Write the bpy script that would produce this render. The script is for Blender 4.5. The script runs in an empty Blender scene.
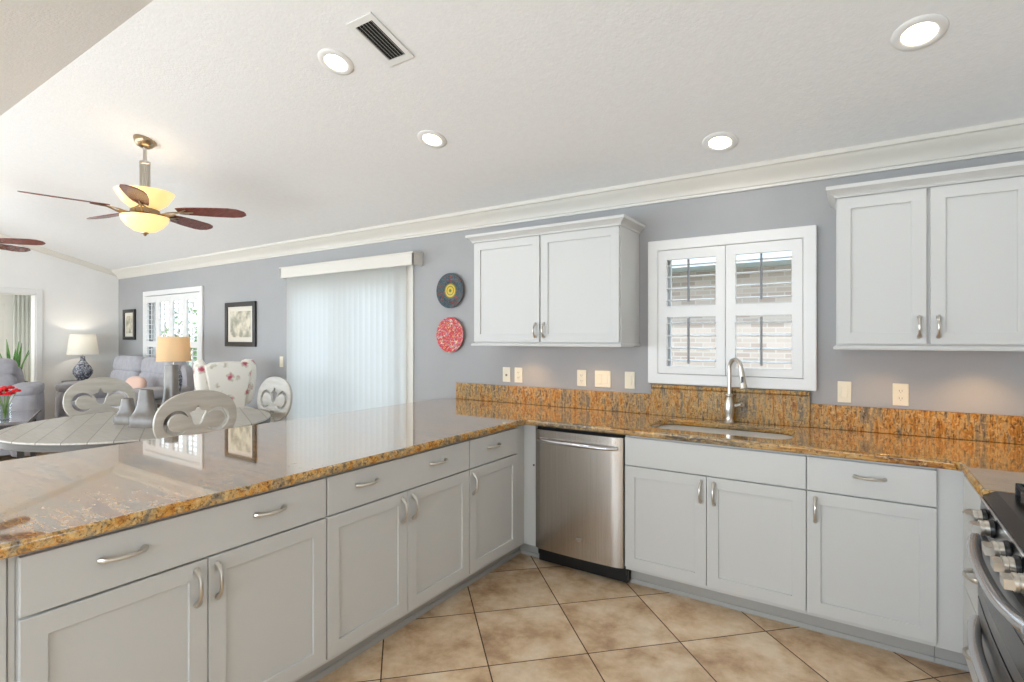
import bpy, bmesh, math, random
from mathutils import Vector, Matrix, Euler
random.seed(7)
PI = math.pi
C = bpy.context.scene.collection
sc = bpy.context.scene

# ------------------------------------------------------------------ camera, world, sun, exposure
cd = bpy.data.cameras.new('camera'); cam = bpy.data.objects.new('camera', cd); C.objects.link(cam)
cam.location = (1.8273, -2.9079, 1.4329)
cam.rotation_euler = (PI / 2, 0, 0.5836)
cd.sensor_width = 36; cd.lens = 531.66 / 1024 * 36
cd.shift_y = -(341 - 337.62) / 1024
cd.clip_start = 0.02
sc.camera = cam

w = bpy.data.worlds.new('sky'); sc.world = w; w.use_nodes = True
wn = w.node_tree
bg = wn.nodes['Background']
tc = wn.nodes.new('ShaderNodeTexCoord'); sx = wn.nodes.new('ShaderNodeSeparateXYZ'); cr = wn.nodes.new('ShaderNodeValToRGB')
wn.links.new(tc.outputs['Generated'], sx.inputs[0]); wn.links.new(sx.outputs['Z'], cr.inputs[0]); wn.links.new(cr.outputs[0], bg.inputs[0])
cr.color_ramp.elements[0].position = 0.0; cr.color_ramp.elements[0].color = (0.83, 0.87, 0.91, 1)
cr.color_ramp.elements[1].position = 0.7; cr.color_ramp.elements[1].color = (0.55, 0.72, 0.95, 1)
bg.inputs[1].default_value = 3.5

def area(name, loc, rot, sxx, syy, power, col=(1, 1, 1), spread=None):
    l = bpy.data.lights.new(name, 'AREA'); l.shape = 'RECTANGLE'; l.size = sxx; l.size_y = syy; l.energy = power; l.color = col
    if spread: l.spread = spread
    o = bpy.data.objects.new(name, l); C.objects.link(o); o.location = loc; o.rotation_euler = rot
    return o
# added fill lamps, each in an unseen opening made up to brighten the room
area('fill_lamp_rear_wide', (-2.2, -6.02, 1.15), (PI / 2 + 0.12, 0, 0), 4.6, 2.1, 108, (0.71, 0.87, 1))
area('fill_lamp_rear_kitchen', (1.0, -6.02, 1.45), (PI / 2 + 0.12, 0, 0), 1.5, 1.3, 56, (0.71, 0.87, 1))
area('fill_lamp_living', (-6.15, -6.02, 1.15), (PI / 2 + 0.3, 0, 0.25), 2.7, 2.1, 55, (0.71, 0.87, 1))
area('fill_lamp_left', (-7.7, -3.6, 1.15), (PI / 2, 0, -PI / 2), 2.4, 2.1, 74, (0.71, 0.87, 1))
sun = bpy.data.lights.new('sun', 'SUN'); sun.energy = 2.6; sun.angle = 0.02
so = bpy.data.objects.new('sun', sun); C.objects.link(so); so.rotation_euler = (math.radians(35), 0, math.radians(20))

vs = sc.view_settings
vs.view_transform = 'Standard'; vs.look = 'None'; vs.gamma = 1; vs.use_curve_mapping = False
vs.exposure = 0.20
sc.cycles.use_denoising = True
sc.cycles.max_bounces = 10; sc.cycles.diffuse_bounces = 6; sc.cycles.glossy_bounces = 4; sc.cycles.transparent_max_bounces = 12
sc.cycles.sample_clamp_indirect = 8
sc.cycles.caustics_reflective = False; sc.cycles.caustics_refractive = False

# ------------------------------------------------------------------ materials
def srgb(r, g, b):
    f = lambda c: (c / 255 / 12.92) if c / 255 <= 0.04045 else ((c / 255 + 0.055) / 1.055) ** 2.4
    return (f(r), f(g), f(b), 1)
def mat(name, col, rough=0.5, metal=0.0, spec=0.5, emit=None, es=0, coat=0):
    m = bpy.data.materials.new(name); m.use_nodes = True
    b = m.node_tree.nodes['Principled BSDF']
    b.inputs['Base Color'].default_value = col; b.inputs['Roughness'].default_value = rough
    b.inputs['Metallic'].default_value = metal; b.inputs['Specular IOR Level'].default_value = spec
    b.inputs['Coat Weight'].default_value = coat; b.inputs['Coat Roughness'].default_value = 0.03
    if emit: b.inputs['Emission Color'].default_value = emit; b.inputs['Emission Strength'].default_value = es
    return m
def nd(m, t, **kw):
    n = m.node_tree.nodes.new(t)
    for k, v in kw.items():
        if k in n.inputs: n.inputs[k].default_value = v
        else: setattr(n, k, v)
    return n
def lk(m, a, b): m.node_tree.links.new(a, b)
def bs(m): return m.node_tree.nodes['Principled BSDF']
def coords(m, scale=(1, 1, 1), rot=(0, 0, 0), loc=(0, 0, 0), obj=True):
    t = nd(m, 'ShaderNodeTexCoord'); mp = nd(m, 'ShaderNodeMapping')
    mp.inputs['Scale'].default_value = scale; mp.inputs['Rotation'].default_value = rot; mp.inputs['Location'].default_value = loc
    lk(m, t.outputs['Object'], mp.inputs[0]); return mp.outputs[0]
def ramp(m, src, stops):
    r = nd(m, 'ShaderNodeValToRGB'); e = r.color_ramp.elements
    e[0].position, e[0].color = stops[0]; e[1].position, e[1].color = stops[-1]
    for p, c in stops[1:-1]:
        x = e.new(p); x.color = c
    lk(m, src, r.inputs[0]); return r.outputs[0]
def bump(m, src, strength=0.2, dist=0.01):
    b = nd(m, 'ShaderNodeBump', Strength=strength, Distance=dist); lk(m, src, b.inputs['Height']); lk(m, b.outputs[0], bs(m).inputs['Normal'])
def noisy(name, c1, c2, scale=8, rough=0.6, bmp=0.0, bscale=60, detail=4, stretch=(1, 1, 1), lo=0.35, hi=0.65, **kw):
    m = mat(name, c1, rough, **kw)
    n = nd(m, 'ShaderNodeTexNoise', Scale=scale, Detail=detail); lk(m, coords(m, stretch), n.inputs[0])
    lk(m, ramp(m, n.outputs[0], [(lo, c1), (hi, c2)]), bs(m).inputs['Base Color'])
    if bmp:
        n2 = nd(m, 'ShaderNodeTexNoise', Scale=bscale, Detail=3); lk(m, coords(m), n2.inputs[0]); bump(m, n2.outputs[0], bmp, 0.004)
    return m

M = {}
M['wall'] = noisy('grey_blue_wall_paint', srgb(161, 161, 162), srgb(164, 164, 165), 3, 0.7, 0.12, 180)
M['lwall'] = noisy('pale_wall_paint', srgb(232, 231, 229), srgb(235, 234, 232), 3, 0.7, 0.12, 180)
M['ceil'] = noisy('textured_ceiling_paint', srgb(226, 226, 226), srgb(229, 229, 229), 30, 0.8, 0.4, 75)
M['trim'] = mat('white_trim_paint', srgb(228, 227, 225), 0.35)
M['crown'] = mat('cream_crown_paint', srgb(216, 212, 204), 0.4)
M['cab'] = mat('white_cabinet_paint', srgb(202, 202, 200), 0.5)
M['upper'] = mat('white_upper_cabinet_paint', srgb(202, 202, 200), 0.5)
M['cabin'] = mat('cabinet_gap_paint', srgb(150, 150, 150), 0.6)
M['toe'] = mat('toe_kick_paint', srgb(172, 170, 166), 0.5)
M['nickel'] = mat('brushed_nickel', srgb(206, 201, 192), 0.28, 1.0)
M['chrome'] = mat('polished_steel', srgb(205, 205, 208), 0.2, 1.0)
M['black'] = mat('black_plastic', srgb(18, 18, 19), 0.35)
M['dark'] = mat('dark_gap', srgb(30, 30, 30), 0.8)
M['blackglass'] = mat('black_enamel', srgb(16, 16, 18), 0.2, spec=0.4)
M['plate'] = mat('cream_plastic', srgb(226, 218, 196), 0.4)
M['platew'] = mat('white_plastic', srgb(226, 224, 220), 0.35)
M['slot'] = mat('outlet_slot', srgb(120, 108, 90), 0.6)
M['iron'] = mat('cast_iron', srgb(22, 22, 24), 0.5)
M['red'] = mat('red_print', srgb(150, 30, 25), 0.4)
M['leddot'] = mat('grey_rod', srgb(120, 120, 122), 0.4)

def steel():
    m = mat('brushed_stainless', srgb(188, 182, 175), 0.27, 1.0)
    n = nd(m, 'ShaderNodeTexNoise', Scale=1.0, Detail=4); lk(m, coords(m, (260, 260, 2)), n.inputs[0])
    lk(m, ramp(m, n.outputs[0], [(0.3, srgb(182, 175, 167)), (0.7, srgb(196, 190, 184))]), bs(m).inputs['Base Color'])
    bump(m, n.outputs[0], 0.04, 0.001)
    bs(m).inputs['Anisotropic'].default_value = 0.4
    return m
M['steel'] = steel()

M['steeld'] = mat('stainless_dark_reflection', srgb(120, 120, 122), 0.3, 1.0)  # stainless toned down; the dark reflection is put into its colour
def granite(name, stretch, seed, gloss=0.74, sp_=0.3, ro=0.05, vs_=0.8):
    m = mat(name, (0.3, 0.2, 0.1, 1), ro, spec=sp_, coat=0.0)
    co = coords(m, stretch, (0, 0, 0.25), (seed, seed * 2, seed))
    n0 = nd(m, 'ShaderNodeTexNoise', Scale=4.5, Detail=8, Roughness=0.68, Distortion=0.5); lk(m, co, n0.inputs[0])
    base = ramp(m, n0.outputs[0], [(0.34, srgb(112, 101, 86)), (0.44, srgb(156, 132, 97)), (0.50, srgb(192, 153, 95)), (0.56, srgb(190, 132, 56)), (0.66, srgb(134, 84, 40))])
    n1 = nd(m, 'ShaderNodeTexNoise', Scale=17, Detail=8, Roughness=0.75, Distortion=0.9); lk(m, co, n1.inputs[0])
    vein = ramp(m, n1.outputs[0], [(0.38, (vs_, vs_, vs_, 1)), (0.51, (0, 0, 0, 1))])
    mx = nd(m, 'ShaderNodeMix', data_type='RGBA'); lk(m, vein, mx.inputs[0]); lk(m, base, mx.inputs[6]); mx.inputs[7].default_value = srgb(66, 50, 34)
    n2 = nd(m, 'ShaderNodeTexNoise', Scale=85, Detail=3, Roughness=0.7); lk(m, coords(m, (1, 1, 1), (0, 0, 0), (seed, 0, 0)), n2.inputs[0])
    sp = ramp(m, n2.outputs[0], [(0.36, (.8, .8, .8, 1)), (0.44, (0, 0, 0, 1))])
    mx2 = nd(m, 'ShaderNodeMix', data_type='RGBA'); lk(m, sp, mx2.inputs[0]); lk(m, mx.outputs[2], mx2.inputs[6]); mx2.inputs[7].default_value = srgb(58, 42, 30)
    n3 = nd(m, 'ShaderNodeTexNoise', Scale=55, Detail=4, Roughness=0.6); lk(m, coords(m, (1, 1, 1), (0, 0, 0), (0, seed, 0)), n3.inputs[0])
    sp3 = ramp(m, n3.outputs[0], [(0.56, (0, 0, 0, 1)), (0.68, (0.75, 0.75, 0.75, 1))])
    mx3 = nd(m, 'ShaderNodeMix', data_type='RGBA'); lk(m, sp3, mx3.inputs[0]); lk(m, mx2.outputs[2], mx3.inputs[6]); mx3.inputs[7].default_value = srgb(212, 176, 118)
    lk(m, mx3.outputs[2], bs(m).inputs['Base Color'])
    nt = m.node_tree; out = [n_ for n_ in nt.nodes if n_.type == 'OUTPUT_MATERIAL'][0]
    lw = nd(m, 'ShaderNodeLayerWeight', Blend=0.5); pw_ = nd(m, 'ShaderNodeMath', operation='POWER'); lk(m, lw.outputs['Facing'], pw_.inputs[0]); pw_.inputs[1].default_value = 3.1
    ml = nd(m, 'ShaderNodeMath', operation='MULTIPLY'); lk(m, pw_.outputs[0], ml.inputs[0]); ml.inputs[1].default_value = gloss
    gl = nd(m, 'ShaderNodeBsdfGlossy'); gl.inputs['Roughness'].default_value = 0.03; gl.inputs['Color'].default_value = (1, 1, 1, 1)
    ms = nd(m, 'ShaderNodeMixShader'); lk(m, ml.outputs[0], ms.inputs[0]); lk(m, bs(m).outputs[0], ms.inputs[1]); lk(m, gl.outputs[0], ms.inputs[2]); lk(m, ms.outputs[0], out.inputs[0])
    return m
M['granite'] = granite('gold_granite', (0.45, 3.2, 3.2), 3.1)
M['granitev'] = granite('gold_granite_upright', (6.5, 1, 1.3), 7.7, 0.15, 0.2, 0.3, 0.9)

def tile_floor():
    m = mat('travertine_tile', (0.5, 0.4, 0.3, 1), 0.25, spec=0.5)
    t = nd(m, 'ShaderNodeTexCoord'); mp = nd(m, 'ShaderNodeMapping', vector_type='TEXTURE')
    mp.inputs['Location'].default_value = (0.14, -0.06, 0); mp.inputs['Rotation'].default_value = (0, 0, PI / 4)
    s = 0.4563; mp.inputs['Scale'].default_value = (s, s, s)
    lk(m, t.outputs['Object'], mp.inputs[0])
    sp = nd(m, 'ShaderNodeSeparateXYZ'); lk(m, mp.outputs[0], sp.inputs[0])
    def mth(op, a, b=None):
        n = nd(m, 'ShaderNodeMath', operation=op)
        for i, x in enumerate((a, b)):
            if x is None: continue
            if isinstance(x, (int, float)): n.inputs[i].default_value = x
            else: lk(m, x, n.inputs[i])
        return n.outputs[0]
    def edge(c):
        fr = mth('FRACT', c); return mth('MINIMUM', fr, mth('SUBTRACT', 1.0, fr))
    e = mth('MINIMUM', edge(sp.outputs[0]), edge(sp.outputs[1]))
    grout = mth('LESS_THAN', e, 0.0065)
    ix = mth('FLOOR', sp.outputs[0]); iy = mth('FLOOR', sp.outputs[1])
    cmb = nd(m, 'ShaderNodeCombineXYZ'); lk(m, ix, cmb.inputs[0]); lk(m, iy, cmb.inputs[1])
    wn_ = nd(m, 'ShaderNodeTexWhiteNoise', noise_dimensions='3D'); lk(m, cmb.outputs[0], wn_.inputs[0])
    off = nd(m, 'ShaderNodeVectorMath', operation='MULTIPLY_ADD'); lk(m, wn_.outputs['Color'], off.inputs[0]); off.inputs[1].default_value = (7, 7, 7); lk(m, t.outputs['Object'], off.inputs[2])
    n = nd(m, 'ShaderNodeTexNoise', Scale=5.0, Detail=10, Roughness=0.62, Distortion=0.15); lk(m, off.outputs[0], n.inputs[0])
    col = ramp(m, n.outputs[0], [(0.30, srgb(152, 122, 94)), (0.43, srgb(186, 156, 124)), (0.54, srgb(204, 178, 146)), (0.68, srgb(216, 198, 172))])
    n5 = nd(m, 'ShaderNodeTexNoise', Scale=26, Detail=5, Roughness=0.7); lk(m, off.outputs[0], n5.inputs[0])
    hs = nd(m, 'ShaderNodeHueSaturation'); lk(m, col, hs.inputs['Color'])
    v = mth('ADD', mth('MULTIPLY', wn_.outputs['Value'], 0.12), mth('MULTIPLY', n5.outputs[0], 0.35)); lk(m, mth('ADD', v, 0.98), hs.inputs['Value'])
    mx = nd(m, 'ShaderNodeMix', data_type='RGBA'); lk(m, grout, mx.inputs[0]); lk(m, hs.outputs[0], mx.inputs[6]); mx.inputs[7].default_value = srgb(88, 68, 50)
    lk(m, mx.outputs[2], bs(m).inputs['Base Color'])
    b = nd(m, 'ShaderNodeBump', Strength=0.5, Distance=0.002, invert=True); lk(m, grout, b.inputs['Height']); lk(m, b.outputs[0], bs(m).inputs['Normal'])
    return m
M['tile'] = tile_floor()

def glass():
    m = bpy.data.materials.new('window_glass'); m.use_nodes = True; nt = m.node_tree; nt.nodes.clear()
    o = nt.nodes.new('ShaderNodeOutputMaterial'); t = nt.nodes.new('ShaderNodeBsdfTransparent'); g = nt.nodes.new('ShaderNodeBsdfGlossy'); g.inputs['Roughness'].default_value = 0.02
    f = nt.nodes.new('ShaderNodeMath'); f.operation = 'POWER'; f.inputs[1].default_value = 4.0; lw = nt.nodes.new('ShaderNodeLayerWeight'); nt.links.new(lw.outputs['Facing'], f.inputs[0]); x = nt.nodes.new('ShaderNodeMixShader'); t.inputs[0].default_value = (0.95, 0.97, 0.96, 1)
    nt.links.new(f.outputs[0], x.inputs[0]); nt.links.new(t.outputs[0], x.inputs[1]); nt.links.new(g.outputs[0], x.inputs[2]); nt.links.new(x.outputs[0], o.inputs[0])
    return m
M['glass'] = glass()
def translucent(name, col, frac, rough=0.6):
    m = bpy.data.materials.new(name); m.use_nodes = True; nt = m.node_tree; nt.nodes.clear()
    o = nt.nodes.new('ShaderNodeOutputMaterial'); d = nt.nodes.new('ShaderNodeBsdfDiffuse'); t = nt.nodes.new('ShaderNodeBsdfTranslucent'); x = nt.nodes.new('ShaderNodeMixShader')
    d.inputs[0].default_value = col; t.inputs[0].default_value = col; x.inputs[0].default_value = frac
    nt.links.new(d.outputs[0], x.inputs[1]); nt.links.new(t.outputs[0], x.inputs[2]); nt.links.new(x.outputs[0], o.inputs[0])
    return m
M['blind'] = translucent('vertical_blind_vinyl', srgb(236, 236, 235), 0.72)
M['shade'] = translucent('lamp_shade_linen', srgb(252, 250, 244), 0.55)
M['shade2'] = translucent('tan_lamp_shade_linen', srgb(238, 220, 190), 0.5)
M['alabaster'] = mat('alabaster_glass', srgb(240, 214, 160), 0.3, emit=srgb(255, 214, 140), es=0.75)
M['bulb'] = mat('warm_lens', srgb(255, 246, 224), 0.4, emit=srgb(255, 240, 208), es=6)
M['puck'] = mat('puck_lens', srgb(255, 230, 190), 0.4, emit=srgb(255, 214, 150), es=6)
M['wood'] = noisy('mahogany_blade', srgb(104, 52, 44), srgb(132, 70, 60), 4, 0.25, stretch=(2, 14, 14))
M['bladetop'] = noisy('walnut_blade_top', srgb(86, 66, 56), srgb(104, 82, 70), 4, 0.35, stretch=(2, 14, 14))
M['bronze'] = mat('satin_nickel_warm', srgb(168, 148, 122), 0.3, 1.0)
M['sofa'] = noisy('grey_upholstery', srgb(158, 156, 161), srgb(170, 168, 173), 14, 0.85, 0.25, 300)
M['sofap'] = mat('peach_pillow_cloth', srgb(214, 180, 164), 0.85)
M['chair'] = noisy('silver_washed_wood', srgb(178, 172, 162), srgb(192, 187, 178), 5, 0.35, stretch=(1, 6, 6))
M['table'] = noisy('weathered_grey_planks', srgb(160, 154, 146), srgb(184, 179, 172), 6, 0.3, stretch=(1, 9, 1))
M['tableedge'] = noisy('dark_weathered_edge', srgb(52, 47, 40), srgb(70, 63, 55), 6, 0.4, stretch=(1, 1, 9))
M['vase'] = noisy('grey_glazed_ceramic', srgb(104, 97, 90), srgb(134, 127, 119), 6, 0.25)
M['mosaic'] = None
def mosaic():
    m = mat('blue_grey_mosaic', (0.2, 0.2, 0.3, 1), 0.2)
    v = nd(m, 'ShaderNodeTexVoronoi', Scale=60); lk(m, coords(m), v.inputs[0])
    s = nd(m, 'ShaderNodeSeparateColor'); lk(m, v.outputs['Color'], s.inputs[0])
    lk(m, ramp(m, s.outputs[0], [(0.0, srgb(70, 74, 86)), (0.5, srgb(112, 116, 130)), (1.0, srgb(182, 184, 190))]), bs(m).inputs['Base Color']); return m
M['mosaic'] = mosaic()
def floral():
    m = mat('floral_upholstery', (0.8, 0.8, 0.8, 1), 0.85)
    v = nd(m, 'ShaderNodeTexVoronoi', Scale=7); lk(m, coords(m, (1, 1, 1), (0.3, 0.2, 0.1)), v.inputs[0])
    n = nd(m, 'ShaderNodeTexNoise', Scale=24, Detail=4); lk(m, coords(m), n.inputs[0])
    a = nd(m, 'ShaderNodeMath', operation='ADD'); lk(m, v.outputs['Distance'], a.inputs[0])
    q = nd(m, 'ShaderNodeMath', operation='MULTIPLY_ADD'); lk(m, n.outputs[0], q.inputs[0]); q.inputs[1].default_value = 0.5; q.inputs[2].default_value = -0.25; lk(m, q.outputs[0], a.inputs[1])
    lk(m, ramp(m, a.outputs[0], [(0.13, srgb(176, 80, 98)), (0.22, srgb(208, 156, 160)), (0.29, srgb(204, 202, 184)), (0.36, srgb(232, 226, 216))]), bs(m).inputs['Base Color']); return m
M['floral'] = floral()
def platem(name, cols, center):
    m = mat(name, (0.5, 0.1, 0.1, 1), 0.35, spec=0.3)
    n = nd(m, 'ShaderNodeTexNoise', Scale=22, Detail=3, Roughness=0.5, Distortion=2.5); lk(m, coords(m), n.inputs[0])
    k = len(cols); base = ramp(m, n.outputs[0], [(0.33 + 0.34 * i / (k - 1), c) for i, c in enumerate(cols)])
    if center:
        gt = nd(m, 'ShaderNodeTexCoord'); vm = nd(m, 'ShaderNodeVectorMath', operation='LENGTH'); lk(m, gt.outputs['Object'], vm.inputs[0])
        mk = ramp(m, vm.outputs['Value'], [(0.062, (1, 1, 1, 1)), (0.068, (0, 0, 0, 1))])
        rg = nd(m, 'ShaderNodeMath', operation='MULTIPLY'); lk(m, vm.outputs['Value'], rg.inputs[0]); rg.inputs[1].default_value = 330
        sn = nd(m, 'ShaderNodeMath', operation='SINE'); lk(m, rg.outputs[0], sn.inputs[0])
        cc = ramp(m, sn.outputs[0], [(0.3, srgb(206, 178, 66)), (0.8, srgb(96, 112, 50))])
        mx = nd(m, 'ShaderNodeMix', data_type='RGBA'); lk(m, mk, mx.inputs[0]); lk(m, base, mx.inputs[6]); lk(m, cc, mx.inputs[7]); base = mx.outputs[2]
    lk(m, base, bs(m).inputs['Base Color']); return m
M['plateb'] = platem('dark_blue_glazed_plate', [srgb(24, 34, 70), srgb(30, 60, 70), srgb(70, 90, 90), srgb(30, 36, 46), srgb(160, 60, 50)], True)
M['plater'] = platem('red_glazed_plate', [srgb(226, 200, 110), srgb(190, 22, 40), srgb(170, 16, 44), srgb(214, 60, 60), srgb(130, 150, 170), srgb(240, 200, 120)], False)
M['frame'] = mat('black_frame_lacquer', srgb(38, 34, 32), 0.3)
M['matb'] = mat('picture_mat_board', srgb(216, 210, 198), 0.8)
M['print'] = noisy('faded_landscape_print', srgb(150, 146, 130), srgb(214, 206, 186), 9, 0.6, detail=8, lo=0.4, hi=0.6)
M['marble'] = noisy('dark_marble_top', srgb(70, 68, 74), srgb(150, 148, 152), 7, 0.06, detail=8, lo=0.35, hi=0.7, coat=1)
M['leaf'] = noisy('snake_plant_leaf', srgb(50, 110, 50), srgb(110, 160, 80), 9, 0.45)
M['leafd'] = mat('dark_leaf', srgb(36, 58, 48), 0.45)
M['flower'] = mat('red_petals', srgb(214, 12, 28), 0.6)
M['petalc'] = mat('yellow_green_stem', srgb(110, 140, 60), 0.6)
M['brick'] = None
def brick():
    m = mat('tan_brick', (0.5, 0.4, 0.35, 1), 0.8)
    b = nd(m, 'ShaderNodeTexBrick', Scale=1.0); b.inputs['Color1'].default_value = srgb(196, 178, 166); b.inputs['Color2'].default_value = srgb(172, 152, 140); b.inputs['Mortar'].default_value = srgb(196, 184, 174)
    b.inputs['Brick Width'].default_value = 0.20; b.inputs['Row Height'].default_value = 0.065; b.inputs['Mortar Size'].default_value = 0.008
    lk(m, coords(m, (1, 1, 1), (PI / 2, 0, 0)), b.inputs[0]); lk(m, b.outputs[0], bs(m).inputs['Base Color']); return m
M['brick'] = brick()
M['roof'] = noisy('pale_metal_roof', srgb(196, 204, 212), srgb(206, 214, 222), 30, 0.6)
M['grass'] = noisy('lawn_grass', srgb(118, 122, 100), srgb(136, 138, 116), 20, 0.9)
M['bush'] = noisy('hedge_leaves', srgb(96, 132, 80), srgb(150, 176, 120), 30, 0.8)
M['vent'] = mat('vent_white', srgb(224, 224, 222), 0.4)

# ------------------------------------------------------------------ mesh helpers
def T(loc, rz=0): return Matrix.Translation(loc) @ Matrix.Rotation(rz, 4, 'Z')
def box(bm, x0, x1, y0, y1, z0, z1, mtx=None):
    vs_ = [bm.verts.new((x, y, z)) for x in (x0, x1) for y in (y0, y1) for z in (z0, z1)]
    for f in ((0, 1, 3, 2), (4, 6, 7, 5), (0, 4, 5, 1), (2, 3, 7, 6), (0, 2, 6, 4), (1, 5, 7, 3)):
        bm.faces.new([vs_[i] for i in f])
    if mtx is not None: bmesh.ops.transform(bm, matrix=mtx, verts=vs_)
    return vs_
def lathe(bm, prof, seg=32, mtx=None, close=True):
    rings = []; new = []
    for r, z in prof:
        if r < 1e-5: v = bm.verts.new((0, 0, z)); rings.append([v]); new.append(v)
        else:
            rg = [bm.verts.new((r * math.cos(2 * PI * i / seg), r * math.sin(2 * PI * i / seg), z)) for i in range(seg)]; rings.append(rg); new += rg
    for a, b in zip(rings, rings[1:]):
        if len(a) == 1 and len(b) == 1: continue
        for i in range(seg):
            j = (i + 1) % seg
            if len(a) == 1: bm.faces.new((a[0], b[j], b[i]))
            elif len(b) == 1: bm.faces.new((a[i], a[j], b[0]))
            else: bm.faces.new((a[i], a[j], b[j], b[i]))
    if mtx is not None: bmesh.ops.transform(bm, matrix=mtx, verts=new)
    return new
def tube(bm, pts, rad, seg=12, flat=1.0, cap=True):
    """tube along points, radius number or list; flat squashes one cross axis"""
    pts = [Vector(p) for p in pts]; n = len(pts)
    rads = rad if isinstance(rad, (list, tuple)) else [rad] * n
    d0 = (pts[1] - pts[0]).normalized(); up = Vector((0, 0, 1)) if abs(d0.z) < 0.9 else Vector((1, 0, 0))
    nrm = d0.cross(up).normalized(); rings = []
    for i, p in enumerate(pts):
        d = (pts[min(i + 1, n - 1)] - pts[max(i - 1, 0)]).normalized()
        nrm = (nrm - d * nrm.dot(d)).normalized(); bn = d.cross(nrm)
        rings.append([bm.verts.new(p + (nrm * math.cos(2 * PI * k / seg) + bn * math.sin(2 * PI * k / seg) * flat) * rads[i]) for k in range(seg)])
    for a, b in zip(rings, rings[1:]):
        for k in range(seg):
            j = (k + 1) % seg; bm.faces.new((a[k], a[j], b[j], b[k]))
    if cap:
        bm.faces.new(rings[0][::-1]); bm.faces.new(rings[-1])
def pillow(bm, c, s, rot=(0, 0, 0), e=0.35, nu=28, nv=18):
    """superellipsoid cushion of half sizes s"""
    f = lambda t, p: math.copysign(abs(t) ** p, t)
    m = Matrix.Translation(c) @ Euler(rot).to_matrix().to_4x4(); rows = []
    for i in range(nv + 1):
        a = -PI / 2 + PI * i / nv
        if i in (0, nv): rows.append([bm.verts.new(m @ Vector((0, 0, s[2] * f(math.sin(a), e))))]); continue
        rows.append([bm.verts.new(m @ Vector((s[0] * f(math.cos(a), e) * f(math.cos(2 * PI * k / nu), e), s[1] * f(math.cos(a), e) * f(math.sin(2 * PI * k / nu), e), s[2] * f(math.sin(a), e)))) for k in range(nu)])
    for a, b in zip(rows, rows[1:]):
        for k in range(nu):
            j = (k + 1) % nu
            if len(a) == 1: bm.faces.new((a[0], b[k], b[j]))
            elif len(b) == 1: bm.faces.new((a[k], b[0], a[j]))
            else: bm.faces.new((a[k], b[k], b[j], a[j]))
def sweep(bm, prof, p0, p1, out, caps=True):
    """extrude profile [(outward, up)] from p0 to p1; out = outward direction"""
    out = Vector(out); rings = []
    for p in (p0, p1): rings.append([bm.verts.new(Vector(p) + out * a + Vector((0, 0, b))) for a, b in prof])
    n = len(prof)
    for k in range(n):
        j = (k + 1) % n; bm.faces.new((rings[0][k], rings[0][j], rings[1][j], rings[1][k]))
    if caps: bm.faces.new(rings[0][::-1]); bm.faces.new(rings[1])

def link(name, me, m, parent=None, loc=(0, 0, 0), rot=(0, 0, 0), bevel=0, seg=2, smooth=False, ang=0.6):
    o = bpy.data.objects.new(name, me); C.objects.link(o)
    if m is not None and not me.materials: me.materials.append(m)
    if parent: o.parent = parent
    o.location = loc; o.rotation_euler = rot
    if bevel:
        b = o.modifiers.new('bevel', 'BEVEL'); b.width = bevel; b.segments = seg; b.limit_method = 'ANGLE'; b.angle_limit = 0.7
        b.harden_normals = False
    if smooth:
        for p in me.polygons: p.use_smooth = True
        me.set_sharp_from_angle(angle=ang)
    return o
def obj(name, bm, m, parent=None, world=None, **kw):
    if world is not None: bmesh.ops.transform(bm, matrix=world.inverted(), verts=bm.verts)
    bmesh.ops.recalc_face_normals(bm, faces=bm.faces)
    me = bpy.data.meshes.new(name); bm.to_mesh(me); bm.free()
    return link(name, me, m, parent, **kw)
def tag(o, label, cat, group=None, kind=None):
    if label: o['label'] = label
    if cat: o['category'] = cat
    if group: o['group'] = group
    if kind: o['kind'] = kind
    return o
def thing(name, label, cat, loc=(0, 0, 0), rz=0, group=None):
    o = bpy.data.objects.new(name, None); C.objects.link(o); o.location = loc; o.rotation_euler = (0, 0, rz); o.empty_display_size = 0.1
    return tag(o, label, cat, group)
def struct(o, label=None):
    o['kind'] = 'structure'
    if label: o['label'] = label; 
    return o
def slab(outer, holes, t, mtx, bevel=0, bres=2):
    """flat board with holes: outline in local XY, thickness t along local +Z, moved by mtx; returns a mesh"""
    cu = bpy.data.curves.new('tmp', 'CURVE'); cu.dimensions = '2D'; cu.fill_mode = 'BOTH'
    cu.extrude = t / 2 - bevel; cu.bevel_depth = bevel; cu.bevel_resolution = bres; cu.offset = -bevel
    for lp in [outer] + list(holes):
        s = cu.splines.new('POLY'); s.points.add(len(lp) - 1); s.use_cyclic_u = True
        for p, q in zip(s.points, lp): p.co = (q[0], q[1], 0, 1)
    o = bpy.data.objects.new('tmp', cu); C.objects.link(o)
    dg = bpy.context.evaluated_depsgraph_get()
    me = bpy.data.meshes.new_from_object(o.evaluated_get(dg)); bpy.data.objects.remove(o); bpy.data.curves.remove(cu)
    bm = bmesh.new(); bm.from_mesh(me); bpy.data.meshes.remove(me)
    bmesh.ops.remove_doubles(bm, verts=bm.verts, dist=1e-5)
    bmesh.ops.transform(bm, matrix=mtx @ Matrix.Translation((0, 0, t / 2)), verts=bm.verts)
    return bm
def rect(x0, x1, y0, y1): return [(x0, y0), (x1, y0), (x1, y1), (x0, y1)]
def rrect(x0, x1, y0, y1, r, n=6):
    p = []
    for cx, cy, a in ((x1 - r, y1 - r, 0), (x0 + r, y1 - r, PI / 2), (x0 + r, y0 + r, PI), (x1 - r, y0 + r, 1.5 * PI)):
        p += [(cx + r * math.cos(a + PI / 2 * i / n), cy + r * math.sin(a + PI / 2 * i / n)) for i in range(n + 1)]
    return p
XZ = lambda y: Matrix(((1, 0, 0, 0), (0, 0, 1, y), (0, 1, 0, 0), (0, 0, 0, 1)))     # local (x,y,z)->(x, y+z, y)
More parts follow.
